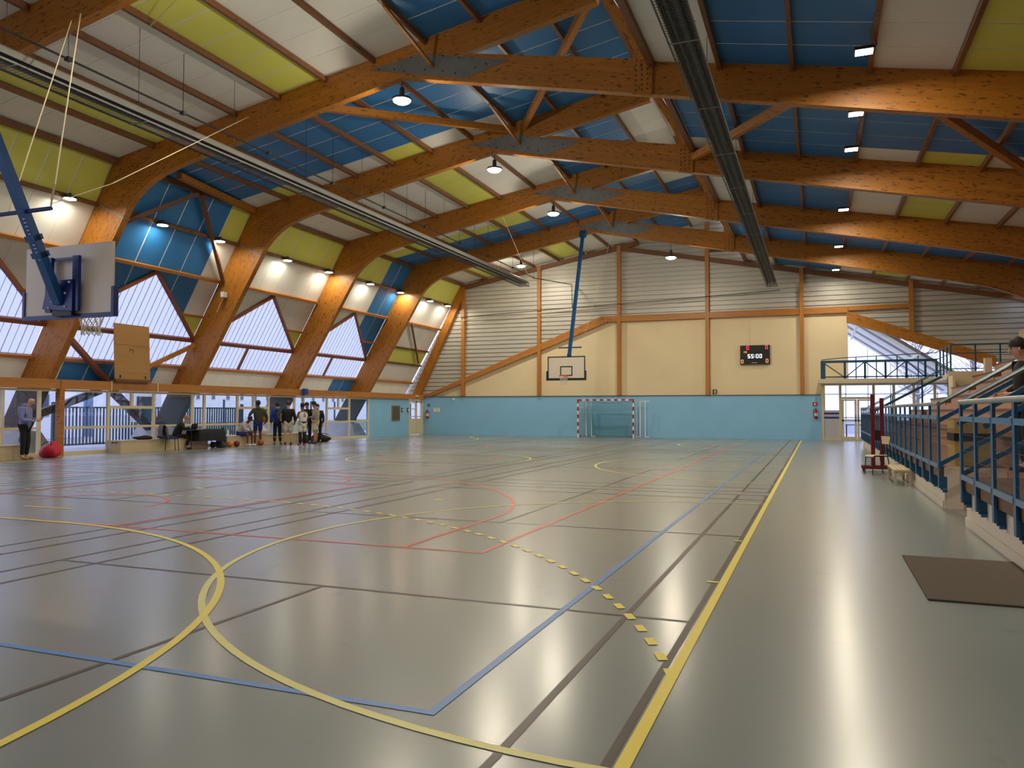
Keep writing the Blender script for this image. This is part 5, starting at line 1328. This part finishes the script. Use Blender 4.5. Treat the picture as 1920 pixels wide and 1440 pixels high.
def ring(z, e, wob):
    pts = []
    for i in range(40):
        a = i/40*4; s_ = int(a); f = a-s_
        c = [(-11.25, 21.45), (-10.65, 21.45), (-10.65, 22.75), (-11.25, 22.75)]
        p = Vector(c[s_]).lerp(Vector(c[(s_+1) % 4]), f); ctr = Vector((-10.95, 22.1)); d = (p-ctr).normalized()
        q_ = p+d*(e+wob*math.sin(i*1.9)); pts.append((q_.x, q_.y, z))
    return pts
R0, R1, R2 = ring(.735, .01, 0), ring(.55, .04, .015), ring(.30, .07, .03)
o.v = R0+R1+R2; o.f = [tuple(range(40))]
for b0 in (0, 40):
    for i in range(40): j = (i+1) % 40; o.f.append((b0+i, b0+40+i, b0+40+j, b0+j))
tc_ = o.build('table_cloth', M_CLOTH, None, smooth=True); tag(tc_, 'black cloth hanging over the scorer table', 'tablecloth')
tag(MB().box(-11.1, -10.85, 21.6, 21.9, .737, .743).build('paper_sheet', M_WHITE), 'white sheet of paper lying on the scorer table', 'paper')
lp_ = thing('laptop', 'black laptop open before the seated scorer', 'laptop', (-10.9, 21.3, .73)); MB().box(-11.05, -10.8, 21.15, 21.45, .732, .745).build('base', M_BLACK, lp_)
MB().prism([(-10.8, .745), (-10.79, .745), (-10.72, .95), (-10.73, .95)], 21.15, 21.45).build('screen', M_BLACK, lp_)
ch_ = thing('visitor_chair', 'blue padded chair with a jacket on its back', 'chair', (-10.85, 20.25, 0), R(60))
M_SEATB = cl('seat_blue', 30, 56, 120)
m = MB().box(-.22, .22, -.22, .22, .42, .48); m.build('seat', M_SEATB, ch_, world=False)
m = MB().prism([(-.24, .55), (-.21, .55), (-.27, .88), (-.30, .88)], -.2, .2); m.build('backrest', M_SEATB, ch_, world=False)
for x in (-.2, .2):
    for y in (-.2, .2): MB().tube([(x, y, .42), (x*1.15, y*1.1, 0)], .014, 6).build('leg', M_BLACK, ch_, world=False)
for y in (-.2, .2): MB().tube([(-.2, y, .42), (-.27, y, .86)], .012, 6).build('back_tube', M_BLACK, ch_, world=False)
jk = thing('draped_jacket', 'khaki grey jacket hung over the blue chair', 'jacket', (-10.85, 20.25, .5), R(60))
m = MB(); n = 12
prof = [(-.34, .02), (-.36, .22), (-.33, .40), (-.27, .43), (-.21, .38), (-.17, .18), (-.15, -.02)]
for i in range(n+1):
    y = -.27+.54*i/n
    for j, (x, z) in enumerate(prof): m.v.append((x+.012*math.sin(i*2.1+j), y*(1+.12*(j in (0, 6))), z+.015*math.sin(i*1.3)))
for i in range(n):
    for j in range(len(prof)-1): a = i*len(prof)+j; m.f.append((a, a+1, a+len(prof)+1, a+len(prof)))
m.build('cloth', cl('khaki', 112, 106, 90), jk, world=False, smooth=True)
m = MB(); m.tube([(-.19, -.2, .36), (-.16, -.24, .1), (-.15, -.24, -.1)], [.05, .045, .035], 8); m.build('sleeve', cl('khaki', 112, 106, 90), jk, world=False, smooth=True)
def bag(label, x, y, sx, sy, sz, mat, rz=0, straps=True, z=0):
    t = thing('sports_bag', label, 'bag', (x, y, z), rz, 'bags lying along the glazing'); m = MB(); m.sphere((0, 0, 0), .5, 28, 18); ph = x*3.1+y; vs = []
    for a, b_, c in m.v:
        r_ = 1+.10*math.sin(7*a+3*c+ph)+.08*math.sin(9*b_-5*c+2*ph)+.06*math.sin(13*a+11*b_+ph)
        fl = max(-.42, c); vs.append((a*sx*r_, b_*sy*r_, max(0, (fl+.42)/.92*sz*(1+.18*math.sin(6*a+ph)+.12*math.sin(8*b_)))))
    m.v = vs
    m.build('body', mat, t, world=False, smooth=True)
    if straps: MB().tube([(-sx*.25, -sy*.3, sz*.9), (-sx*.1, -sy*.1, sz*1.15), (sx*.1, -sy*.1, sz*1.15), (sx*.25, -sy*.3, sz*.9)], .014, 6).build('strap', M_BLACK, t, world=False)
    return t
bag('crumpled red sports bag on the floor by the brown post', -11.15, 15.75, .62, .5, .42, M_REDB, R(20))
bag('small grey shoe bag beside the lavender hoodie man', -11.35, 15.1, .3, .3, .3, cl('greybag', 110, 104, 96), R(50), True, .42)
bag('long black sports bag lying on the floor past the players', -10.55, 29.0, 1.2, .45, .34, cl('black', 24, 24, 28), R(80))
bag('grey sports bag lying on the floor beside the bench end', -10.75, 28.2, .7, .42, .28, cl('darkgrey', 70, 68, 68), R(60))
bag('black rucksack leaning on the bench end by the balls', -11.2, 23.2, .4, .4, .62, cl('black', 24, 24, 28), R(10))
bag('dark bag with white stripes lying under the scorer table', -10.95, 22.9, .5, .35, .24, cl('stripes', 66, 60, 84), R(70))
bag('black folded clothes lying on the plywood bench', -11.35, 19.55, .35, .8, .12, cl('black', 24, 24, 28), 0, False, .42)
bag('grey folded jacket lying on the plywood bench', -11.38, 20.55, .35, .7, .16, cl('darkgrey', 70, 68, 68), 0, False, .42)
bag('white towel heap on the bench behind the players', -11.4, 25.9, .4, .6, .3, cl('towel', 224, 222, 226), 0, False, .42)
bt = thing('water_bottle', 'white water bottle standing on the bench end', 'bottle', (-11.35, 23.75, .42)); MB().lathe([(.035, 0), (.04, .02), (.04, .2), (.015, .25), (.015, .28)], 12).build('body', M_WHITE, bt, world=False, smooth=True); MB().lathe([(.018, .28), (.018, .31)], 10).build('cap', M_NAVY, bt, world=False)
